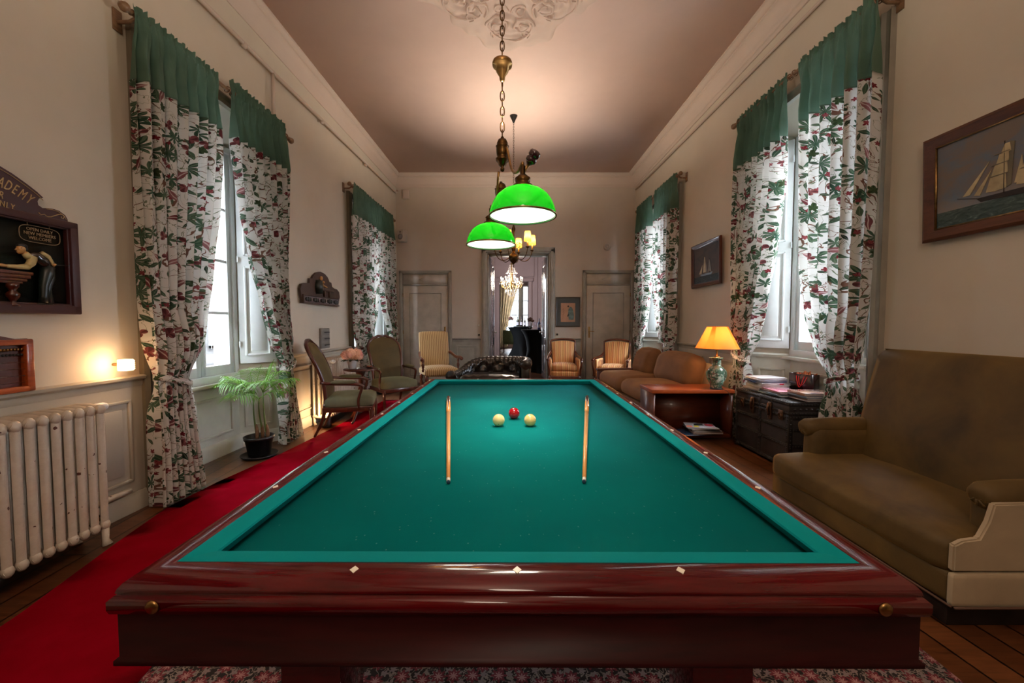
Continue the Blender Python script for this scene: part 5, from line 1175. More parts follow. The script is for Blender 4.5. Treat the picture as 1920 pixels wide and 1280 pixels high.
# ================================================================ brown sofa with cushions along the right wall
SF = T(2.04, 5.80, 0) @ RZ(-90+5.0)                                # faces local -y -> world -x
bs = thing('sofa', 'long brown suede sofa with loose back cushions along the right wall', 'sofa', SF)
for x in (-.50, .50):
    bm = nb(); rbox(bm, (x, -.06, .39), (.98, .86, .22), .09, 10, bulge=(0, .02, .03)); obj('seat_cushion', bm, M_['brownv'], bs, sharp=80)
bm = nb(); box(bm, -1.0, 1.0, -.44, .40, .06, .26, bev=.02); obj('base', bm, M_['brownv'], bs)
bm = nb(); rbox(bm, (0, .37, .52), (2.0, .14, .52), .07, 8, bulge=(0, 0, .01)); obj('back', bm, M_['tanlight'], bs, sharp=80)
for x, w, a, b in ((-.62, .62, 18, 0), (.02+.35, 1.0, 16, 0)):
    bm = nb(); rbox(bm, (0, 0, 0), (w, .26, .44), .12, 10, T(x, .20, .66) @ RX(-a), bulge=(.02, .03, .03), fn=lambda v, p: v+Vector((0, .006*noise.noise(v*9), .012*noise.noise(v*5)))); obj('back_cushion', bm, M_['brownv'], bs, sharp=80)
bm = nb(); box(bm, -1.13, -1.01, -.50, .42, .48, .52, bev=.006); box(bm, -1.12, -1.02, -.48, .42, .03, .48, bev=.004); obj('wooden_arm', bm, M_['cherryd'], bs)
# ================================================================ tan velvet settee (right foreground)
st = thing('velvet_settee', 'high-backed tan velvet settee in the right foreground beside the billiard table', 'sofa', T(1.80, 1.665, 0))
vt, vl = M_['velT'], M_['velTl']
LL = 1.07                                                         # local x = world x, local y along the length
bm = nb(); rbox(bm, (.42, LL/2-.02, .315), (.86, LL+.06, .175), .055, 14, bulge=(.012, 0, .025), fn=lambda v, p: v+Vector((0, 0, .006*noise.noise(v*6)))); obj('seat_cushion', bm, vt, st, sharp=80)
bm = nb(); rbox(bm, (.43, LL/2-.02, .185), (.84, LL+.06, .14), .02, 8, bulge=(.006, 0, 0)); obj('base_panel', bm, vt, st, sharp=80)
bm = nb(); box(bm, .045, .84, -.02, LL, .0, .115, bev=.006); obj('plinth', bm, mk('worn_black_plinth', (.012, .010, .010), .3, var=.5, vs=18), st)
def back(u, v, s):
    y = -.05+(LL+.06)*u; z = .36+.76*v; x = .52+.21*v - .015*sin(pi*v) + (-.035*sin(pi*u)*sin(pi*v) if s < 0 else .15)
    ed = (abs(2*u-1))**6; x += (.035*ed if s < 0 else -.035*ed); 
    if v > .9: x += (.05*((v-.9)/.1)**2) * (1 if s < 0 else -1); z -= .012*((v-.9)/.1)**2
    y += (.03*(v-.3))*(1 if u > .5 else -1)*abs(2*u-1)**3*1.6
    return Vector((x, y, z))
bm = nb(); grid(bm, lambda u, v: back(u, v, -1), 26, 24); grid(bm, lambda u, v: back(u, v, 1), 26, 24)
gt = [(back(i/26, 1, -1), back(i/26, 1, 1)) for i in range(27)]
for i in range(26): bm.faces.new([bm.verts.new(p) for p in (gt[i][0], gt[i+1][0], gt[i+1][1], gt[i][1])])
for u in (0, 1):
    gs = [(back(u, j/24, -1), back(u, j/24, 1)) for j in range(25)]
    for j in range(24): bm.faces.new([bm.verts.new(p) for p in (gs[j][0], gs[j+1][0], gs[j+1][1], gs[j][1])])
bmesh.ops.remove_doubles(bm, verts=bm.verts, dist=.001)
obj('backrest', bm, vt, st, recalc=True, sharp=75)
def arm(y0, out, dz):
    bm = nb()
    rbox(bm, (.46, y0, .42+dz/2), (.48, .124, .37+dz), .045, 9, bulge=(.01, .008, 0))
    q = y0+out*.012; zc = .585+dz
    tube(bm, [(.185, q, zc), (.195, q, zc+.003), (.22, q, zc+.007), (.34, q, zc+.011), (.5, q, zc+.013), (.68, q, zc+.015)], [.028, .048, .060, .064, .064, .062], 24)
    for k in range(9):                                              # gathered pleats of the scroll front
        a = 2*pi*k/9; tube(bm, [(.188, q+.012*cos(a), zc+.003+.012*sin(a)), (.195, q+.036*cos(a), zc+.003+.036*sin(a)), (.225, q+.052*cos(a), zc+.007+.052*sin(a))], [.004, .006, .006], 6)
    return obj('armrest', bm, vt, st, sharp=60)
arm(.025, -1, -.045); arm(LL-.035, 1, -.02)
bm = nb(); prism(bm, [(.012, .262), (.012, .372), (.05, .392), (.115, .40), (.15, .47), (.17, .545), (.76, .56), (.76, .262)], -.066, -.040); bmesh.ops.bevel(bm, geom=bm.edges[:], offset=.006, segments=2, affect='EDGES'); obj('side_panel', bm, vl, st, sharp=50, label='paler tan side panel')
bm = nb(); rbox(bm, (.43, -.058, .185), (.845, .03, .142), .012, 6); obj('side_base_panel', bm, vl, st, sharp=80, label='paler tan side panel')
bm = nb(); tube(bm, [(.01, -.078, .118), (.84, -.078, .118)], .005, 6); tube(bm, [(.005, -.07, .118), (.005, LL, .118)], .005, 6); obj('piping', bm, mk('brown_piping', (.10, .05, .03), .7), st)
# ================================================================ right side things
def stack_box(name, label, cat, M, w, d, h, mat, pages=None, group=None):
    t = thing(name, label, cat, M, group)
    bm = nb(); box(bm, -w/2, w/2, -d/2, d/2, h-.003 if h > .012 else h-.0012, h, bev=.0006); box(bm, -w/2, w/2, -d/2, d/2, 0, .003 if h > .012 else .0012); box(bm, -w/2, -w/2+.003, -d/2, d/2, 0, h)
    obj('cover', bm, mat, t)
    bm = nb(); box(bm, -w/2+.002, w/2-.005, -d/2+.004, d/2-.004, .0012, h-.0012); obj('pages', bm, pages or M_['paper'], t)
    return t
M_['paper'] = mk('page_edges', (.55, .52, .50), .8, var=.1, vs=90)
def cv(name, c, r=.25): return mk(name, c, r, var=.08, coat=.3)
def photo_cover(name, c1, c2, c3, sc=9):
    n = N(name); v = n.coord(); x = n.add('ShaderNodeTexVoronoi'); x.inputs['Scale'].default_value = sc; n.link(v, x.inputs['Vector'])
    s_ = n.add('ShaderNodeSeparateColor', i_0=x.outputs['Color']); n.col(n.ramp(s_.outputs[0], [(.2, c1), (.5, c2), (.8, c3)])); n.set(rough=.2, coat=.4); return n.m
# console
CX0, CX1, CY0, CY1 = 1.55, 2.44, 4.38, 4.80
cs = thing('wooden_console', 'low cherry wood console with an open shelf at the near end of the brown sofa', 'table', T(CX0, CY0, 0))
w, d = CX1-CX0, CY1-CY0
bm = nb(); box(bm, -.01, w+.01, -.015, d, .515, .555, bev=.005); obj('top_board', bm, M_['cherry'], cs)
bm = nb(); box(bm, 0, .03, 0, d, .02, .515); obj('side_board', bm, M_['cherryd'], cs)
bm = nb(); box(bm, w-.03, w, 0, d, .02, .515); obj('side_board', bm, M_['cherryd'], cs)
bm = nb(); box(bm, .03, w-.03, d-.20, d-.18, .02, .515); obj('back_board', bm, M_['cherryd'], cs)
bm = nb(); box(bm, .03, w-.03, 0, d-.20, .02, .06, bev=.003); obj('shelf', bm, M_['cherryd'], cs)
# magazines on the console shelf, sticking out a little
mags = [(2.02, 4.44, .33, .24, .016, 8, cv('mag_navy', (.02, .05, .12)), 'navy magazine at the bottom left of the console shelf'),
 (2.15, 4.44, .32, .25, .022, -4, cv('mag_brown', (.20, .12, .09)), 'thick brown-covered book at the bottom of the magazine pile on the shelf'),
 (2.14, 4.435, .31, .23, .010, 4, cv('mag_grey', (.45, .45, .48)), 'pale grey magazine low in the shelf pile'),
 (2.13, 4.43, .30, .23, .008, -7, cv('mag_black', (.03, .03, .035)), 'black magazine in the middle of the shelf pile'),
 (2.12, 4.44, .31, .22, .010, 6, cv('mag_white', (.62, .62, .62)), 'white magazine in the middle of the shelf pile'),
 (2.10, 4.43, .30, .23, .008, -10, cv('mag_steel', (.25, .28, .33)), 'steel grey magazine near the top of the shelf pile')]
z = .0605
for k, (x, y, a, b, h, r, m, lb) in enumerate(mags):
    stack_box('magazine', lb, 'magazine', T(x, y, (z if k else .0605)) @ RZ(r), a, b, h, m, group='magazines on the console shelf')
    if k == 0: z = .0605+.016+.0005
    else: z += h+.0008
t = stack_box('magazine', 'magazine with orange, yellow and red cover blocks on top of the shelf pile', 'magazine', T(2.10, 4.43, z) @ RZ(-14), .31, .23, .007, cv('mag_cover', (.55, .55, .58)), group='magazines on the console shelf')
for nm, c, (x0, x1, y0, y1) in (('orange_block', rgb(225, 100, 60), (-.15, -.09, -.10, -.03)), ('yellow_block', rgb(220, 210, 60), (-.07, -.02, -.09, -.02)), ('black_photo', (.02, .02, .02), (-.06, .04, -.01, .09)), ('red_block', rgb(170, 40, 60), (.06, .14, -.02, .08))):
    bm = nb(); box(bm, x0, x1, y0, y1, .007, .0076); obj(nm, bm, mk(nm, c, .3), t, flat=True)
# ---- table lamp
tl_ = thing('table_lamp', 'lit table lamp with an orange shade and painted green vase base on the console', 'lamp', T(2.275, 4.43, .5555))
n = N('painted_vase'); v = n.coord('Object'); f = n.noise(v, 22, 3, .6, 1.2); vo = n.add('ShaderNodeTexVoronoi'); vo.inputs['Scale'].default_value = 26; n.link(v, vo.inputs['Vector'])
k = n.ramp(f, [(.36, rgb(196, 196, 180)), (.46, rgb(88, 122, 98)), (.60, rgb(48, 78, 62)), (.70, rgb(180, 184, 165))]); pk = n.math('LESS_THAN', vo.outputs['Distance'], .16); n.col(n.mix(pk, k, rgb(150, 70, 80))); n.set(rough=.12, coat=.8)
bm = nb(); lathe(bm, [(.058, .012), (.062, .02), (.075, .10), (.088, .19), (.088, .215), (.070, .245), (.050, .262), (.046, .275), (.046, .325), (.052, .332), (.072, .345), (.074, .352), (.060, .355), (.03, .357), (0, .357)], 36); obj('vase_base', bm, n.m, tl_)
bm = nb(); lathe(bm, [(.062, 0), (.066, .004), (.066, .012), (.055, .015)], 30); obj('foot_ring', bm, M_['dark'], tl_)
bm = nb(); 
for s in (-1, 1): tube(bm, bez([(s*.09, 0, .21), (s*.12, 0, .17), (s*.10, 0, .12), (s*.07, 0, .08)]), .012, 8)
obj('moulded_handle', bm, n.m, tl_)
bm = nb(); lathe(bm, [(.03, .357), (.034, .362), (.012, .37), (.010, .42), (.016, .425), (.016, .47), (0, .472)], 20); tube(bm, [(0, 0, .46), (0, 0, .70)], .003, 6); obj('brass_stem', bm, M_['brass'], tl_)
n = N('orange_lampshade'); n.col((.70, .30, .07)); n.set(rough=.7); n.bump(n.noise(n.coord(), 200, 2), .1, .002)
tr = n.add('ShaderNodeBsdfTranslucent'); tr.inputs[0].default_value = (1, .42, .09, 1); mx = n.add('ShaderNodeMixShader'); mx.inputs[0].default_value = .65
n.link(n.b.outputs[0], mx.inputs[1]); n.link(tr.outputs[0], mx.inputs[2]); n.link(mx.outputs[0], n.out.inputs[0])
bm = nb(); fs = lathe(bm, [(.222, .455), (.104, .695)], 48, cap=False); bmesh.ops.solidify(bm, geom=bm.faces[:], thickness=.003); sh = obj('lamp_shade', bm, n.m, tl_, sharp=60)
bm = nb(); tube(bm, [(.222*cos(2*pi*k/40), .222*sin(2*pi*k/40), .455) for k in range(40)], .003, 6, closed=True); tube(bm, [(.104*cos(2*pi*k/30), .104*sin(2*pi*k/30), .695) for k in range(30)], .003, 6, closed=True); obj('shade_trim', bm, mk('shade_trim_orange', (.5, .22, .06), .7), sh)
bm = nb(); ball(bm, (0, 0, .54), .028, 16, sc=(1, 1, 1.25)); obj('bulb', bm, M_['bulb'], tl_)
point('table_lamp_bulb', (2.275, 4.43, 1.10), 13, (1, .60, .27), .035)
bm = nb(); tube(bm, bez([(.03, -.06, .01), (.06, -.16, .004), (.05, -.22, .0), (.05, -.24, -.1), (.04, -.245, -.3), (.10, -.24, -.42), (.13, -.2, -.50)]), .0028, 6); obj('power_cord', bm, M_['black'], tl_)
# ---- steamer trunk
TX0, TX1, TY0, TY1, TZ = 2.39, 2.88, 3.42, 4.24, .60
tk = thing('steamer_trunk', 'old black studded steamer trunk under the near right window', 'trunk', T(TX0, TY0, 0))
w, L = TX1-TX0, TY1-TY0
tm = mk('trunk_canvas', (.028, .022, .020), .5, var=.4, vs=12, bump=.3, bs=40); bnd = mk('trunk_band', (.018, .015, .014), .4, var=.5, vs=20, bump=.2); std = mk('trunk_studs', (.05, .04, .035), .35, .7)
bm = nb(); box(bm, .008, w-.008, .008, L-.008, .02, TZ-.11, bev=.006); obj('body', bm, tm, tk)
bm = nb(); box(bm, .004, w-.004, .004, L-.004, TZ-.105, TZ-.004, bev=.008); ld = obj('lid', bm, tm, tk)
bm = nb()
for z0, z1 in ((.02, .05), (.20, .235), (.345, .375), (TZ-.15, TZ-.112)): box(bm, 0, w, 0, L, z0, z1, bev=.003)
for y in (0, L*.5-.018, L-.036): box(bm, -.001, .01, y, y+.036, .02, TZ-.11, bev=.002)
for x in (0, w-.036): box(bm, x, x+.036, -.001, .01, .02, TZ-.11, bev=.002)
box(bm, 0, w, 0, L, TZ-.035, TZ-.0, bev=.003) ; box(bm, 0, w, 0, L, TZ-.108, TZ-.08, bev=.003)
for y in (L*.5-.018,): box(bm, -.001, w, y, y+.036, TZ-.1, TZ+.002, bev=.002)
for z in (TZ-.018, TZ-.095, TZ-.13, .215+.002, .36, .035):
    for k in range(30): ball(bm, (-.002, .015+k*(L-.03)/29, z), .0055, 6)
    for k in range(19): ball(bm, (.015+k*(w-.03)/18, -.002, z), .0055, 6)
for z in [.06+.035*k for k in range(12)]:
    for y in (.018, L-.018, L*.5): ball(bm, (-.002, y, z), .0055, 6)
    for x in (.018, w-.018): ball(bm, (x, -.002, z), .0055, 6)
for k in range(26): ball(bm, (.018, .015+k*(L-.03)/25, TZ+.001), .005, 6)
for k in range(16): ball(bm, (.015+k*(w-.03)/15, .018, TZ+.001), .005, 6)
for k in range(9): ball(bm, (.05+k*(w-.1)/8, -.001, TZ-.06), .010, 8)
obj('studded_bands', bm, bnd, tk)
lk = mk('rusty_latch', (.13, .07, .04), .4, .8, var=.5, vs=30)
for y in (L*.30, L*.62):
    bm = nb(); box(bm, -.016, .0, y-.022, y+.022, TZ-.20, TZ-.04, bev=.005); tube(bm, [(-.016, y, TZ-.05), (-.03, y, TZ-.09), (-.02, y, TZ-.16)], .012, 8); obj('latch', bm, lk, tk)
for y in (L*.12, L*.84):
    bm = nb(); box(bm, -.012, 0, y-.03, y+.03, TZ-.17, TZ-.08, bev=.006); tube(bm, [(-.016, y+.018*cos(2*pi*k/12), TZ-.13+.022*sin(2*pi*k/12)) for k in range(12)], .004, 6, closed=True); obj('hasp', bm, lk, tk)
for x in (-.001, w-.035):
    for y in (-.001, L-.035):
        bm = nb(); box(bm, x, x+.036, y, y+.036, .0, .06, bev=.006); obj('corner_cap', bm, bnd, tk)
# ---- books on the trunk
zt = TZ+.008
back = [(2.58, 4.06, .30, .24, .030, 4, cv('book_a', (.28, .26, .27)), 'wide dark-spined book at the bottom of the back stack on the trunk'),
 (2.60, 4.05, .30, .24, .034, -3, cv('book_b', (.50, .46, .40)), 'thick cream-spined book low in the back stack on the trunk'),
 (2.61, 4.05, .29, .24, .020, 2, cv('book_c', (.70, .70, .70)), 'white book with a red spine label in the back stack on the trunk'),
 (2.58, 4.06, .30, .23, .014, -5, cv('book_d', (.03, .07, .22)), 'deep blue book in the back stack on the trunk'),
 (2.59, 4.05, .29, .23, .012, 3, cv('book_e', (.35, .45, .60)), 'pale blue magazine near the top of the back stack on the trunk'),
 (2.58, 4.05, .29, .22, .010, -2, cv('book_f', (.62, .62, .65)), 'white magazine just under the top one of the back stack'),
 (2.59, 4.05, .28, .22, .010, 5, cv('book_g', (.74, .74, .76)), 'white magazine lying on top of the back stack on the trunk')]
z = zt
for (x, y, a, b, h, r, m, lb) in back:
    t = stack_box('book', lb, 'book', T(x, y, z) @ RZ(r), a, b, h, m, group='books on the trunk, back stack'); z += h+.0008
    if 'red spine' in lb: bm = nb(); box(bm, .03, .075, -b/2-.0012, -b/2, .004, h-.004); obj('red_label', bm, mk('red_label', (.5, .01, .03), .4), t, flat=True)
front = [(2.56, 3.80, .22, .30, .012, 6, cv('book_h', (.30, .42, .50)), 'pale blue magazine at the bottom left of the front stack on the trunk'),
 (2.55, 3.80, .22, .29, .010, -2, cv('book_i', (.16, .25, .33)), 'dark blue magazine in the left part of the front stack on the trunk'),
 (2.57, 3.79, .23, .29, .014, 3, cv('book_j', (.20, .14, .14)), 'dark book under the pink magazine on the trunk'),
 (2.58, 3.80, .23, .30, .008, -4, photo_cover('book_k', rgb(196, 120, 140), rgb(220, 170, 180), rgb(170, 80, 110)), 'pink magazine lying left of the front stack on the trunk')]
z = zt
for (x, y, a, b, h, r, m, lb) in front: stack_box('book', lb, 'book', T(x, y, z) @ RZ(r), a, b, h, m, group='books on the trunk, left stack'); z += h+.0008
front2 = [(2.70, 3.535, .33, .225, .012, 2, cv('book_l', (.34, .30, .32)), 'grey magazine at the bottom of the front stack at the near trunk end'),
 (2.71, 3.535, .31, .22, .016, -2, cv('book_m', (.32, .22, .18)), 'brown book low in the front stack at the near trunk end'),
 (2.69, 3.535, .32, .22, .018, 2, cv('book_n', (.20, .25, .33)), 'blue-grey book in the middle of the front stack at the near trunk end'),
 (2.675, 3.535, .30, .22, .024, -1, photo_cover('book_o', rgb(178, 140, 120), rgb(120, 110, 118), rgb(200, 160, 130), 7), 'large picture book on top of the front stack at the near trunk end')]
z = zt
for (x, y, a, b, h, r, m, lb) in front2: stack_box('book', lb, 'book', T(x, y, z) @ RZ(r), a, b, h, m, group='books on the trunk, front stack'); z += h+.0008
# ---- gift bag
gb = thing('gift_bag', 'dark glossy gift bag with red ribbon handles on the trunk behind the books', 'bag', T(2.83, 3.86, zt)  @ RZ(8))
bm = nb(); x0, y0 = -.045, -.12
for (a, b, c, d) in ((-.05, .05, -.12, -.117), (-.05, .05, .117, .12), (-.05, -.047, -.12, .12), (.047, .05, -.12, .12)): box(bm, a, b, c, d, 0, .19)
box(bm, -.05, .05, -.12, .12, 0, .003); obj('bag_body', bm, mk('bag_maroon', (.05, .012, .014), .2, coat=.6), gb)
bm = nb(); tube(bm, bez([(-.053, -.06, .17), (-.075, -.04, .08), (-.06, -.02, .02), (-.065, .0, .06), (-.053, .03, .17)]), .004, 6); tube(bm, bez([(-.053, -.09, .17), (-.07, -.06, .06), (-.06, .0, .05), (-.053, .0, .17)]), .003, 6); obj('ribbon_handle', bm, mk('red_ribbon', (.65, .01, .02), .4), gb)
bm = nb()
for k in range(14): 
    a = random.uniform(-.04, .04); b = random.uniform(-.10, .10); tube(bm, [(a, b, .14), (a+random.uniform(-.02, .02), b+random.uniform(-.03, .03), .19+random.uniform(-.01, .02)), (a*.5, b+.03, .17)], [.012, .014, .006], 5)
obj('tissue', bm, mk('orange_tissue', (.55, .14, .04), .6), gb)
# ================================================================ pictures
def frame_pic(name, label, M, w, h, fw, th, mat, canvas, inner=None, cat='picture'):
    t = thing(name, label, cat, M)
    bm = nb(); pr = [(0, 0), (0, th*.7), (fw*.25, th), (fw*.6, th*.8), (fw*.85, th*.55), (fw, th*.5), (fw, 0)]
    rings = [[bm.verts.new((sx*(w/2-o), -d_, sz*(h/2-o))) for sx, sz in ((-1,-1),(1,-1),(1,1),(-1,1))] for o, d_ in pr]
    for a, b in zip(rings, rings[1:]+rings[:1]):
        for k in range(4): bm.faces.new((a[k], a[(k+1)%4], b[(k+1)%4], b[k]))
    obj('frame', bm, mat, t, recalc=True, sharp=25)
    if inner:
        bm = nb()
        for (a, b, c, d_) in ((-w/2+fw, w/2-fw, -h/2+fw, -h/2+fw+.008), (-w/2+fw, w/2-fw, h/2-fw-.008, h/2-fw), (-w/2+fw, -w/2+fw+.008, -h/2+fw, h/2-fw), (w/2-fw-.008, w/2-fw, -h/2+fw, h/2-fw)): box(bm, a, b, -th*.5-.002, -.004, c, d_)
        obj('gilt_slip', bm, inner, t)
    bm = nb(); box(bm, -w/2+fw*.8, w/2-fw*.8, -.010, -.004, -h/2+fw*.8, h/2-fw*.8); c = obj('canvas', bm, canvas, t, flat=True)
    return t
def seascape(name, H, sky1, sky2, cloud, sea1, sea2):
    n = N(name); v = n.coord(); s = n.add('ShaderNodeSeparateXYZ', i_0=v); z = s.outputs[2]
    f = n.noise(n.coord(scale=(2.4, 1, 3.6)), 2.2, 6, .6, .6); g = n.noise(n.coord(scale=(1, 1, 3)), 12, 5, .65, 1.5)
    sky = n.mix(n.ramp(f, [(.36, (0,0,0)), (.56, (1,1,1))]), sky1, cloud)
    lowc = n.ramp(n.math('MULTIPLY', n.math('SUBTRACT', z, H), 4), [(0, (1,1,1)), (.35, (0,0,0))]); sky = n.mix(n.math('MULTIPLY', lowc, .55), sky, sky2)
    sea = n.ramp(g, [(.35, sea1), (.6, sea2), (.72, tuple(min(1, c*2.6) for c in sea2))])
    k = n.mix(n.math('LESS_THAN', z, H), sky, sea); n.col(k); n.set(rough=.6, spec=.2); n.bump(n.noise(v, 60, 3), .1, .002); return n.m
sailm = mk('painted_sail', (.42, .34, .19), .5, var=.35, vs=9); sailsh = mk('painted_sail_shade', (.13, .11, .07), .5, var=.3, vs=9); hullm = mk('painted_hull', (.015, .010, .010), .4); foam = mk('painted_foam', (.30, .34, .32), .5, var=.3, vs=30)
def flatpoly(bm, pts, d=.0125, th=.0022): prism(bm, pts, -d, -d+th)
# big painting: local x to the right = world -y ; left edge at y=2.62
P1 = onR(2.62-.55, .03, 2.123) @ RX(2.0)
big = frame_pic('ship_painting', 'large wood-framed oil painting of a sailing ship above the tan velvet settee', P1, 1.10, .645, .068, .035, M_['oak'], seascape('oil_seascape', -.155, (.11, .15, .20), (.26, .25, .25), (.17, .14, .12), (.028, .05, .05), (.075, .11, .105)), M_['brass'])
X = lambda y: (2.62-.55)-y; Z = lambda z: z-2.125
bm = nb(); flatpoly(bm, [(X(2.333), Z(2.0)), (X(2.31), Z(1.975)), (X(2.0), Z(1.96)), (X(1.75), Z(1.972)), (X(1.72), Z(2.02)), (X(2.0), Z(1.995))]); tube(bm, [(X(2.33), -.012, Z(2.0)), (X(2.43), -.012, Z(2.028))], .0018, 5)
for y, zt_ in ((2.205, 2.27), (2.07, 2.28), (1.92, 2.24)): tube(bm, [(X(y), -.012, Z(1.99)), (X(y), -.012, Z(zt_))], .0022, 5)
obj('painted_hull', bm, hullm, big, flat=True)
for yc_ in (2.225, 2.09, 1.94):
    zb = 2.02; bm = nb()
    for k, (hh, w0, w1) in enumerate(((.075, .062, .052), (.055, .050, .042), (.05, .040, .032), (.045, .030, .016))):
        cx_ = X(yc_)+.012*k; flatpoly(bm, [(cx_-w0, Z(zb)), (cx_-w0*.3, Z(zb)-.006), (cx_+w0*.5, Z(zb)), (cx_+w1*.5, Z(zb+hh)), (cx_-w1*.8, Z(zb+hh))], .0125+.0004*k); zb += hh+.003
    obj('painted_mast_sails', bm, sailm, big, flat=True)
for a, b, c in (((2.402, 2.03), (2.365, 2.03), (2.27, 2.19)), ((2.345, 2.02), (2.315, 2.012), (2.26, 2.14)), ((2.16, 2.03), (2.12, 2.03), (2.13, 2.17))): bm = nb(); flatpoly(bm, [(X(a[0]), Z(a[1])), (X(b[0]), Z(b[1])), (X(c[0]), Z(c[1]))], .0128); obj('painted_jib', bm, sailm, big, flat=True)
bm = nb()
for yc_ in (2.225, 2.09, 1.94):
    flatpoly(bm, [(X(yc_)+.032, Z(2.02)), (X(yc_)+.052, Z(2.03)), (X(yc_)+.065, Z(2.25)), (X(yc_)+.045, Z(2.26))], .0133)
    for k, zz in enumerate((2.097, 2.157, 2.212)): flatpoly(bm, [(X(yc_)-.05+.012*k, Z(zz)-.004), (X(yc_)+.045, Z(zz)-.001), (X(yc_)+.045, Z(zz)+.003), (X(yc_)-.04+.012*k, Z(zz)+.002)], .0142)
obj('painted_sail_shadow', bm, sailsh, big, flat=True)
P2 = onR(5.49, .03, 2.095) @ RX(1.5)
sm = frame_pic('ship_painting', 'small dark-framed painting of a two-masted ship between the right windows', P2, .80, .605, .055, .035, M_['mahog'], seascape('dark_seascape', -.155, (.045, .042, .045), (.11, .085, .055), (.075, .06, .052), (.012, .018, .02), (.03, .045, .048)), None)
bm = nb(); flatpoly(bm, [(-.15, -.13), (-.13, -.155), (.15, -.155), (.19, -.125)]); 
for x in (-.03, .10): tube(bm, [(x, -.012, -.13), (x, -.012, .12 if x < 0 else .06)], .002, 5)
obj('painted_hull', bm, hullm, sm, flat=True)
bm = nb(); flatpoly(bm, [(-.19, -.12), (-.12, -.12), (-.09, .0)]); obj('painted_jib', bm, sailm, sm, flat=True)
bm = nb(); flatpoly(bm, [(-.07, -.11), (.0, -.11), (-.02, .10), (-.04, .10)]); obj('painted_mainsail', bm, sailm, sm, flat=True)
bm = nb(); flatpoly(bm, [(.06, -.11), (.15, -.11), (.11, .04), (.09, .05)]); flatpoly(bm, [(.005, -.11), (.05, -.11), (.0, .05)]); obj('painted_dark_sails', bm, sailsh, sm, flat=True)
# framed oriental print
pt = frame_pic('framed_print', 'framed oriental print of a robed figure, right of the doorway above a gold armchair', onB(1.215, .02, 1.54), .53, .64, .025, .022, M_['greyf'] if 'greyf' in M_ else mk('grey_green_frame', (.06, .055, .045), .35), mk('print_mount', (.055, .065, .065), .5))
bm = nb(); box(bm, -.155, .155, -.014, -.008, -.22, .19); obj('print_paper', bm, mk('print_paper', rgb(176, 132, 104), .6), pt, flat=True)
bm = nb(); flatpoly(bm, [(.02, -.17), (.0, -.05), (.01, .06), (.04, .11), (.08, .10), (.11, .03), (.13, -.08), (.12, -.17)], .0165); obj('print_robe', bm, mk('print_robe', rgb(92, 112, 110), .6, var=.6, vs=30), pt, flat=True)
bm = nb(); ball(bm, (.005, -.0155, .12), .020, 10, sc=(1, .1, 1)); obj('print_head', bm, M_['dark'], pt)
bm = nb(); flatpoly(bm, [(-.02, -.11), (.02, -.08), (.03, -.04), (-.01, -.06)], .0168); obj('print_ink', bm, M_['dark'], pt, flat=True)
bm = nb()
for k in range(8): ball(bm, (-.11+.012*(k % 3), -.0155, -.06+.018*k), .008, 6, sc=(1, .15, 1))
tube(bm, [(-.12, -.0155, -.16), (-.10, -.0155, -.02), (-.09, -.0155, .03)], .0015, 5); obj('print_branch', bm, mk('print_branch', rgb(120, 80, 60), .6), pt)
# ---- small things on the far wall
sp = thing('speaker', 'small white loudspeaker high in the far left corner', 'speaker', onB(-2.345, .09, 3.15) @ RZ(-22))
bm = nb(); rbox(bm, (0, 0, 0), (.17, .14, .26), .02, 6); obj('cabinet', bm, mk('beige_plastic', (.45, .41, .36), .5, var=.04), sp)
bm = nb(); lathe(bm, [(.062, 0), (.055, -.004), (.02, .006), (0, .008)], 24, T(0, -.071, -.02) @ RX(90)); lathe(bm, [(.02, 0), (.0, -.004)], 14, T(0, -.071, .08) @ RX(90)); obj('speaker_cone', bm, mk('grille', (.25, .24, .24), .6), sp)
bm = nb(); tube(bm, [(0, .06, 0), (-.04, .10, 0), (-.08, .09, 0)], .012, 8); obj('wall_bracket', bm, M_['dark'], sp)
jb = thing('junction_box', 'small square painted box just under the cornice in the far left corner', 'box', onB(-2.27, .0, 4.05)); bm = nb(); box(bm, -.07, .07, -.05, 0, -.09, .09, bev=.008); obj('box_body', bm, M_['cornice'], jb); bm = nb(); box(bm, -.055, .055, -.056, -.05, -.075, .075, bev=.004); obj('cover', bm, M_['cornice'], jb)
al = thing('alarm_sounder', 'round white alarm sounder on the far wall above the right corner door', 'alarm', onB(2.05, .0, 2.94)); bm = nb(); lathe(bm, [(.075, 0), (.078, .015), (.06, .04), (.045, .045), (.04, .035), (0, .03)], 28, RX(90)); obj('housing', bm, mk('alarm_plastic', (.5, .45, .40), .5), al); bm = nb(); lathe(bm, [(.03, .034), (.02, .05), (0, .052)], 20, RX(90)); tube(bm, [(.07, -.015, .0), (.14, -.01, .02)], .006, 6); obj('sounder', bm, M_['wallfar'], al)
def plate(x, z, lab, nm, n_=1):
    t = thing(nm, lab, nm.split('_')[-1], onB(x, 0, z)); bm = nb(); box(bm, -.035, .035, -.010, 0, -.035, .035, bev=.003); obj('plate', bm, M_['plate'], t)
    bm = nb()
    if 'socket' in nm: lathe(bm, [(.022, 0), (.018, -.004), (.010, -.006), (0, -.006)], 18, T(0, -.0105, 0) @ RX(90))
    else: box(bm, -.012, .012, -.014, -.008, -.018, .018, bev=.002)
    obj('insert', bm, M_['dark'] if 'socket' in nm else M_['white'], t)
M_['plate'] = mk('cream_plate', (.5, .44, .33), .4, var=.05)
plate(-.72, 1.25, 'cream light switch on the far wall, left of the doorway', 'light_switch'); plate(-.72, 1.04, 'wall socket under the light switch, left of the doorway', 'wall_socket'); plate(.985, 1.05, 'wall socket under the framed print, right of the doorway', 'wall_socket')
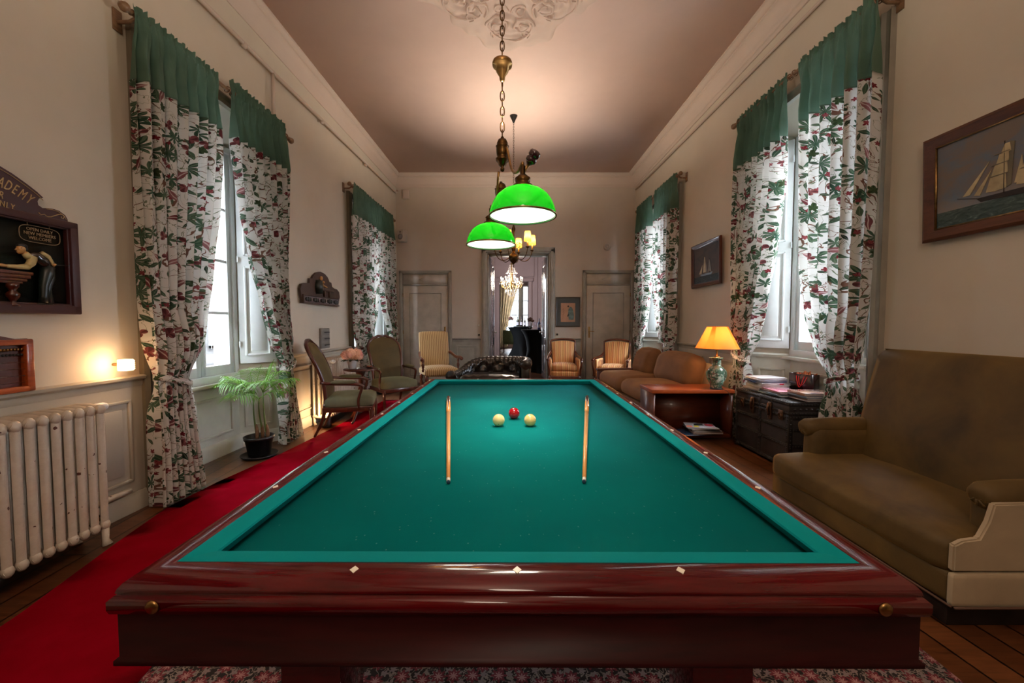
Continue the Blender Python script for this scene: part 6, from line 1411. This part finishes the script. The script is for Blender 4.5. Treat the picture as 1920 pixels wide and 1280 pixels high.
for k, y in enumerate((6.02, 5.86)):
    t = thing('wall_socket', ['double white socket nearer the far window above the sofa back', 'double white socket nearer the table lamp above the sofa back'][k], 'socket', onR(y, .014, .80)); bm = nb(); box(bm, -.045, .045, -.012, 0, -.04, .04, bev=.003); obj('plate', bm, M_['white'], t); bm = nb(); lathe(bm, [(.02, 0), (0, -.004)], 16, T(0, -.0125, 0) @ RX(90)); obj('insert', bm, M_['greytrim'], t)
# coat hooks rail: none. ---- ceiling rosette
def rosette():
    Rc = T(-.02, 3.62, CH); bm = nb(); nr, na = 80, 300
    def outline(a):
        c, s = cos(a), sin(a)
        base = .90 + .24*abs(cos(2*a))**1.5*(1 if True else 0)
        return (base + .035*sin(12*a) + .02*sin(28*a+1))*(.92+.10*abs(s))
    def h(r, a, Rr):
        q = r/Rr; x, y = r*cos(a), r*sin(a)
        e_ = 1/(1+exp(-(1-q)*60))
        v = .012 + .010*sin(q*22) * (.4+.6*abs(cos(2*a)))
        v += .012*max(0, sin(8*a + 5*q))*sin(pi*q)**.5
        # scrolls: rings about lobe centres
        for k in range(4):
            ca = k*pi/2; L = .74; dx, dy = x-L*cos(ca), y-L*sin(ca); d = sqrt(dx*dx+dy*dy); th_ = atan2(dy, dx)
            v += .013*exp(-(d/.25)**4)*(1+sin(d*52 + th_*2))*.9
            ca += pi/4; L = .62; dx, dy = x-L*cos(ca), y-L*sin(ca); d = sqrt(dx*dx+dy*dy); th_ = atan2(dy, dx)
            v += .013*exp(-(d/.24)**4)*(1+sin(d*58 - th_*3))*.8
        d = r; v += .022*exp(-(d/.28)**4)*(1+.5*cos(16*a)+sin(d*40)*.5)
        v += .006*noise.noise(Vector((x*12, y*12, 0)))
        return max(0, v)*e_*1.2
    V = []
    for i in range(nr+1):
        row = []
        for j in range(na):
            a = 2*pi*j/na; Rr = outline(a); r = Rr*(i/nr)**.85*1.0; row.append(bm.verts.new(Rc @ Vector((r*cos(a), r*sin(a), -h(r, a, Rr) if i < nr else .002))))
        V.append(row)
    for i in range(nr):
        for j in range(na): 
            try: bm.faces.new((V[i][j], V[i+1][j], V[i+1][(j+1)%na], V[i][(j+1)%na]))
            except ValueError: pass
    def surf(x, y):
        r, a = sqrt(x*x+y*y), atan2(y, x); return -h(r, a, outline(a))-.004
    def spiral(cx_, cy_, r0, turns, start, mir, w):
        P = []
        for k in range(30):
            t = k/29; r = r0*(1-.82*t); a = start+mir*turns*2*pi*t; x, y = cx_+r*cos(a), cy_+r*sin(a); P.append(Rc @ Vector((x, y, surf(x, y))))
        tube(bm, P, [w*(1-.45*k/29) for k in range(30)], 6)
    for k in range(8):
        ca = k*pi/4; L = .74 if k % 2 == 0 else .62
        for m in (-1, 1):
            px, py = L*cos(ca)-m*.13*sin(ca), L*sin(ca)+m*.13*cos(ca)
            spiral(px, py, .125, 1.6, ca+pi*.5*m, m, .014); spiral(px*.74, py*.74, .085, 1.4, ca-pi*.4*m, -m, .010)
            spiral(px*1.20+.0*m, py*1.20, .06, 1.3, ca+pi*.2*m, m, .009)
        arc_ = [Rc @ Vector(((L+.23*cos(j*.2))*cos(ca+.30*sin(j*.2)), (L+.23*cos(j*.2))*sin(ca+.30*sin(j*.2)), surf((L+.23*cos(j*.2))*cos(ca+.30*sin(j*.2)), (L+.23*cos(j*.2))*sin(ca+.30*sin(j*.2))))) for j in range(-8, 9)]
        tube(bm, arc_, .009, 6)
        for j in range(5):
            aj = ca+(j-2)*.07; tube(bm, [Rc @ Vector((rr*cos(aj), rr*sin(aj), surf(rr*cos(aj), rr*sin(aj)))) for rr in (.10, .16, .22, .28)], [.006, .011, .012, .005], 6)
    bmesh.ops.remove_doubles(bm, verts=bm.verts, dist=.0005)
    o = obj('ceiling_rosette', bm, M_['stucco'], recalc=True, sharp=80)
    tag(o, 'large ornate plaster rosette in relief on the ceiling above the pendant lamp', 'ceiling rosette')
rosette()
# ================================================================ brass chandelier with yellow shades
cx, cy = .025, 6.25
cn = thing('brass_chandelier', 'brass chandelier with small yellow candle shades hanging past the pendant lamp', 'chandelier', T(cx, cy, CH))
def zc_(z): return z-CH
bm = nb(); lathe(bm, [(0, -.11), (.012, -.105), (.03, -.06), (.05, -.02), (.06, 0)], 20); obj('ceiling_rose', bm, M_['dark'], cn)
bm = nb(); chain(bm, Vector((0, 0, zc_(2.86))), -.10, .034, .0028, .009); obj('chain', bm, M_['dbrass'], cn)
bm = nb(); lathe(bm, [(0, zc_(2.15)), (.008, zc_(2.16)), (.006, zc_(2.20)), (.02, zc_(2.215)), (.05, zc_(2.24)), (.075, zc_(2.28)), (.078, zc_(2.32)), (.05, zc_(2.36)), (.02, zc_(2.38)), (.03, zc_(2.42)), (.035, zc_(2.46)), (.015, zc_(2.50)), (.025, zc_(2.56)), (.012, zc_(2.62)), (.02, zc_(2.70)), (.03, zc_(2.74)), (.012, zc_(2.80)), (.006, zc_(2.86))], 22); obj('turned_stem', bm, M_['dbrass'], cn)
ysh = N('yellow_pleated_shade'); ysh.col((.75, .45, .06)); ysh.set(rough=.7)
tr = ysh.add('ShaderNodeBsdfTranslucent'); tr.inputs[0].default_value = (1, .50, .07, 1); mx = ysh.add('ShaderNodeMixShader'); mx.inputs[0].default_value = .6
ysh.link(ysh.b.outputs[0], mx.inputs[1]); ysh.link(tr.outputs[0], mx.inputs[2]); ysh.link(mx.outputs[0], ysh.out.inputs[0])
cand = mk('candle_sleeve', (.75, .40, .08), .5)
for k in range(6):
    a = 2*pi*k/6 - .80; r = .30; u_ = Vector((cos(a), sin(a), 0)); zb = 2.43
    bm = nb(); tube(bm, bez([u_*.04+Vector((0,0,zc_(2.34))), u_*.14+Vector((0,0,zc_(2.20))), u_*.27+Vector((0,0,zc_(2.24))), u_*.30+Vector((0,0,zc_(2.42)))]), .0065, 8); tube(bm, bez([u_*.03+Vector((0,0,zc_(2.46))), u_*.08+Vector((0,0,zc_(2.58))), u_*.17+Vector((0,0,zc_(2.55))), u_*.15+Vector((0,0,zc_(2.42))), u_*.10+Vector((0,0,zc_(2.45)))]), .004, 6)
    lathe(bm, [(.006, zc_(zb)-.02), (.03, zc_(zb)-.005), (.034, zc_(zb)+.004), (.012, zc_(zb)+.004)], 14, Matrix.Translation(u_*r)); arm_ = obj('arm', bm, M_['dbrass'], cn)
    bm = nb(); lathe(bm, [(.012, zc_(zb)), (.012, zc_(zb)+.085), (0, zc_(zb)+.087)], 12, Matrix.Translation(u_*r)); obj('candle', bm, cand, arm_)
    bm = nb(); n_ = 40; za, zb2 = zc_(2.515), zc_(2.66)
    for j in range(n_):
        a0, a1 = 2*pi*j/n_, 2*pi*(j+1)/n_; f0, f1 = (1.0 if j % 2 else .96), (1.0 if (j+1) % 2 else .96)
        q = [u_*r+Vector((.058*f0*cos(a0), .058*f0*sin(a0), za)), u_*r+Vector((.058*f1*cos(a1), .058*f1*sin(a1), za)), u_*r+Vector((.043*f1*cos(a1), .043*f1*sin(a1), zb2)), u_*r+Vector((.043*f0*cos(a0), .043*f0*sin(a0), zb2))]
        bm.faces.new([bm.verts.new(p) for p in q])
    obj('candle_shade', bm, ysh.m, arm_)
    bm = nb(); ball(bm, tuple(u_*r+Vector((0, 0, zc_(2.57)))), .014, 10, sc=(1, 1, 1.7)); obj('bulb', bm, M_['bulb'], arm_)
    point('chandelier_bulb', (cx+u_.x*r, cy+u_.y*r, 2.585), 2.5, WARM2, .02)
# ================================================================ crystal chandelier in the next room
kx, ky = -.01, 12.4
kc = thing('crystal_chandelier', 'crystal chandelier with lit candle bulbs in the next room beyond the doorway', 'chandelier', T(kx, ky, 4.3))
Kz = lambda z: z-4.3
bm = nb(); tube(bm, [(0, 0, 0), (0, 0, Kz(3.2))], .012, 8); lathe(bm, [(.012, Kz(3.2)), (.04, Kz(3.1)), (.02, Kz(3.0)), (.05, Kz(2.85)), (.03, Kz(2.7)), (.06, Kz(2.5)), (.03, Kz(2.35)), (.02, Kz(2.2)), (0, Kz(2.12))], 16); obj('stem', bm, M_['brass'], kc)
cry = N('cut_crystal'); cry.col((.9, .82, .76)); cry.set(rough=.05, trans=.5, ior=1.5, coat=.5)
for k in range(8):
    a = 2*pi*k/8+.2; u_ = Vector((cos(a), sin(a), 0)); r = .33
    bm = nb(); tube(bm, bez([u_*.04+Vector((0,0,Kz(2.5))), u_*.2+Vector((0,0,Kz(2.3))), u_*.33+Vector((0,0,Kz(2.36))), u_*r+Vector((0,0,Kz(2.55)))]), .008, 6); lathe(bm, [(.01, Kz(2.55)), (.045, Kz(2.565)), (.01, Kz(2.57))], 12, Matrix.Translation(u_*r)); ar = obj('arm', bm, M_['brass'], kc)
    bm = nb(); lathe(bm, [(.013, Kz(2.57)), (.013, Kz(2.66)), (0, Kz(2.66))], 8, Matrix.Translation(u_*r)); obj('candle', bm, M_['ivory'], ar)
    bm = nb(); ball(bm, tuple(u_*r+Vector((0, 0, Kz(2.69)))), .017, 8, sc=(1, 1, 1.9)); obj('bulb', bm, M_['bulb'], ar)
    bm = nb()
    for j in range(5):
        b_ = 2*pi*j/5; c = u_*r+Vector((.04*cos(b_), .04*sin(b_), Kz(2.52))); lathe(bm, [(0, .03), (.012, 0), (0, -.045)], 6, Matrix.Translation(c))
    obj('crystal_drops', bm, cry.m, ar)
for nm, (r0, z0, r1, z1, n_) in (('upper_crystal_strands', (.06, 3.08, .17, 2.84, 10)), ('crystal_basket', (.26, 2.52, .06, 2.14, 14)), ('crystal_canopy', (.05, 2.9, .27, 2.56, 12))):
    bm = nb()
    for k in range(n_):
        a = 2*pi*k/n_
        for j in range(9):
            t_ = j/8; rr = r0+(r1-r0)*t_; zz = z0+(z1-z0)*t_-.06*sin(pi*t_); ball(bm, (rr*cos(a), rr*sin(a), Kz(zz)), .012, 6, sc=(1, 1, 1.3))
    obj(nm, bm, cry.m, kc)
for k in range(12):
    a = 2*pi*k/12; bm = nb(); lathe(bm, [(0, .04), (.016, 0), (0, -.07)], 6, T(.19*cos(a), .19*sin(a), Kz(2.28))); obj('crystal_pendant', bm, cry.m, kc)
point('crystal_light', (kx, ky, 2.66), 60, WARM2, .3)
# ================================================================ bar tables under black stretch covers
def bar_table(label, M, r=.40, h=1.12):
    t = thing('cocktail_table', label, 'table', M)
    bm = nb(); n_ = 48
    def f(u, v):
        a = 2*pi*u; foot = abs(cos(2*a))**3; z = h*(1-v)
        if v < .06: return Vector(((r*(v/.06))*cos(a), (r*(v/.06))*sin(a), h))
        k = (v-.06)/.94; waist = .215; rr = waist+(r-waist)*math.exp(-k*5.5) + (.30*foot+.02-.0)*max(0, (k-.45)/.55)**1.6; return Vector((rr*cos(a), rr*sin(a), h*(1-k)+.002))
    grid(bm, f, n_, 30, closed_u=True); obj('stretch_cover', bm, M_['cover'], t, recalc=True, sharp=60)
    bm = nb(); lathe(bm, [(0, h+.001), (r-.01, h+.001), (r-.012, h+.006), (0, h+.006)], 40); obj('table_top', bm, M_['cover'], t)
M_['cover'] = mk('black_stretch_cloth', (.004, .005, .006), .8, spec=.15)
bar_table('black-covered cocktail table in the next room, nearer and by the right door jamb', T(.63, 10.7, 0) @ RZ(20))
bar_table('black-covered cocktail table in the next room, farther and to the left', T(.29, 14.3, .0105) @ RZ(10), .46, 1.15)
bg = mk('bottle_green', (.012, .03, .015), .08, coat=.6); bd = mk('bottle_dark', (.012, .010, .012), .08, coat=.6); bw = mk('bottle_label', (.5, .5, .6), .5)
def bottle(x, y, z, m, lab, h=.30, r=.038):
    t = thing('bottle', lab, 'bottle', T(x, y, z)); bm = nb(); lathe(bm, [(r*.9, 0), (r, .006), (r, h*.55), (r*.8, h*.64), (r*.36, h*.74), (r*.34, h*.97), (r*.4, h), (0, h)], 18); obj('glass_body', bm, m, t)
    bm = nb(); lathe(bm, [(r*1.02, h*.18), (r*1.02, h*.45)], 18, cap=False); obj('paper_label', bm, bw, t)
def wglass(x, y, z, lab, s=1.0):
    t = thing('wine_glass', lab, 'glass', T(x, y, z), 'glasses on the cocktail tables'); bm = nb(); lathe(bm, [(.034*s, 0), (.034*s, .002), (.005*s, .006), (.004*s, .08*s), (.02*s, .09*s), (.040*s, .12*s), (.038*s, .17*s), (.034*s, .20*s)], 18, cap=False); obj('bowl_and_stem', bm, M_['clear'], t)
tf = 1.169; tn = 1.127
tray = thing('serving_tray', 'dark tray under the bottles on the farther cocktail table', 'tray', T(.36, 14.15, tf)); bm = nb(); lathe(bm, [(0, 0), (.30, 0), (.31, .03), (.30, .03), (.29, .008), (0, .008)], 36); obj('tray_body', bm, M_['dark'], tray)
bottle(.20, 14.1, tf+.009, bg, 'green bottle on the tray, left of the pair in the next room', .36, .05); bottle(.33, 14.1, tf+.009, bd, 'dark bottle on the tray, second of the pair in the next room', .37, .045); bottle(.45, 14.12, tf+.009, bd, 'slim dark bottle on the tray, nearest the far window edge', .33, .035)
bottle(.72, 10.62, tn, mk('bottle_blue', (.06, .08, .22), .08, coat=.6), 'bottle with a pale blue label on the nearer cocktail table, by the jamb', .30, .036)
def bouquet(x, y, z, lab, s=1.0):
    t = thing('flower_vase', lab, 'flowers', T(x, y, z)); bm = nb(); lathe(bm, [(.03*s, 0), (.034*s, .004), (.05*s, .08*s), (.03*s, .14*s), (.036*s, .17*s)], 18, cap=False); obj('glass_vase', bm, M_['clear'], t)
    for k in range(7):
        a = k*.9; e_ = Vector((.07*s*cos(a)*(.4+.1*k), .07*s*sin(a), .22*s+.02*s*(k % 3))); bm = nb(); tube(bm, [(0, 0, .03), tuple(e_*.6), tuple(e_)], .003, 5); obj('stem', bm, M_['stem'], t)
        bm = nb(); 
        for j in range(7): ball(bm, tuple(e_+Vector((random.uniform(-1, 1), random.uniform(-1, 1), random.uniform(-1, 1)))*.022*s), .022*s, 6)
        obj('flower_head', bm, dry, t, sharp=90)
dry = mk('dried_pink_flower', (.20, .11, .09), .8, var=.4, vs=40)
bouquet(.50, 10.65, tn, 'vase of dried pink flowers on the nearer cocktail table', 1.1); bouquet(-.03, 14.4, tf, 'vase of dark dried flowers at the left of the farther cocktail table', 1.3)
for k, (x, y, z, l) in enumerate(((.40, 10.55, tn, 'wine glass at the left of the nearer cocktail table'), (.60, 10.5, tn, 'wine glass in front of the dried pink flowers'), (.66, 10.72, tn, 'wine glass beside the blue-labelled bottle'), (.80, 10.7, tn, 'wine glass nearest the right door jamb'), (-.03, 14.0, tf, 'wine glass at the left edge of the farther cocktail table'), (.06, 13.95, tf, 'wine glass second from the left on the farther cocktail table'))): wglass(x, y, z, l)
# green dining chair, curtain, floor light of the last room
gc_ = thing('dining_chair', 'green upholstered dining chair in the last room by the cream curtain', 'chair', T(-.15, 17.8, 0) @ RZ(180))
gm = mk('green_fabric', (.07, .09, .035), .8)
bm = nb(); rbox(bm, (0, .22, .72), (.50, .06, .56), .02, 6, bulge=(0, .01, 0)); obj('backrest', bm, gm, gc_, sharp=80); bm = nb(); rbox(bm, (0, -.02, .42), (.50, .48, .09), .03, 6); obj('seat', bm, gm, gc_, sharp=80)
for x in (-.22, .22):
    for y in (-.22, .22): bm = nb(); box(bm, x-.018, x+.018, y-.018, y+.018, 0, .40); obj('leg', bm, M_['mahog'], gc_)
cu = thing('cream_curtain', 'cream draped curtain gathered at the left of the last room window', 'curtain', T(-.62, 20.9, 0))
def cf(u, v):
    z = 3.5*v; w = .42+.62*max(0, (z-1.1)/2.4)**1.3 if z > 1.1 else .30+.12*abs(z-1.1)/1.1+.12*(1 if False else 0); return Vector((w*u, .06*sin(u*32)*(.5+.5*min(1, w)), z+.01))
bm = nb(); grid(bm, cf, 70, 30); bmesh.ops.solidify(bm, geom=bm.faces[:], thickness=.004); obj('drape', bm, mk('cream_silk', (.55, .46, .33), .6, sheen=.3), cu, sharp=80)
rg2 = thing('pale_rug', 'pale blue-grey rug on the floor of the next room', 'rug', T(.1, 14.8, 0)); bm = nb(); box(bm, -1.1, 1.1, -1.4, .9, 0, .010); obj('pile', bm, mk('pale_rug_pile', (.30, .36, .40), .9, bump=.3, bs=200), rg2)
area('next_room_daylight', (-1.45, 12.5, 1.9), (0, R(-90), 0), 2.4, 1.4, 60, (.82, .9, 1))
# ================================================================ hidden-bulb accents that the room shows: uplight behind the armchair
ul = thing('floor_uplight', 'small lit floor lamp standing behind the nearer green armchair', 'lamp', onL(4.93, .26, 0))
bm = nb(); lathe(bm, [(.05, .0), (.055, .01), (.05, .12), (.045, .13), (.045, .10), (.04, .03)], 24, cap=True); obj('canister', bm, M_['dark'], ul); bm = nb(); ball(bm, (0, 0, .09), .03, 12); obj('bulb', bm, M_['bulb'], ul)
point('uplight_bulb', tuple(onL(4.93, .26, .17).translation), 4.5, WARM, .03)
# rear fill lights added behind the camera, with no lamp built for them
def fill(): pass
point('rear_fill_light', (0.0, -1.2, 3.1), 36, WARM2, .4)
point('chandelier_upglow', (cx, cy, 2.9), 65, WARM2, .12, 165, (pi, 0, 0), .5)
point('pendant_upglow', (CL.x, CL.y, 2.32), 40, WARM2, .10, 165, (pi, 0, 0), .5)
point('rear_fill_upglow', (0, -1.2, 3.0), 110, WARM2, .3, 165, (pi, 0, 0), .5)  # added upward fill for the ceiling, from behind the camera
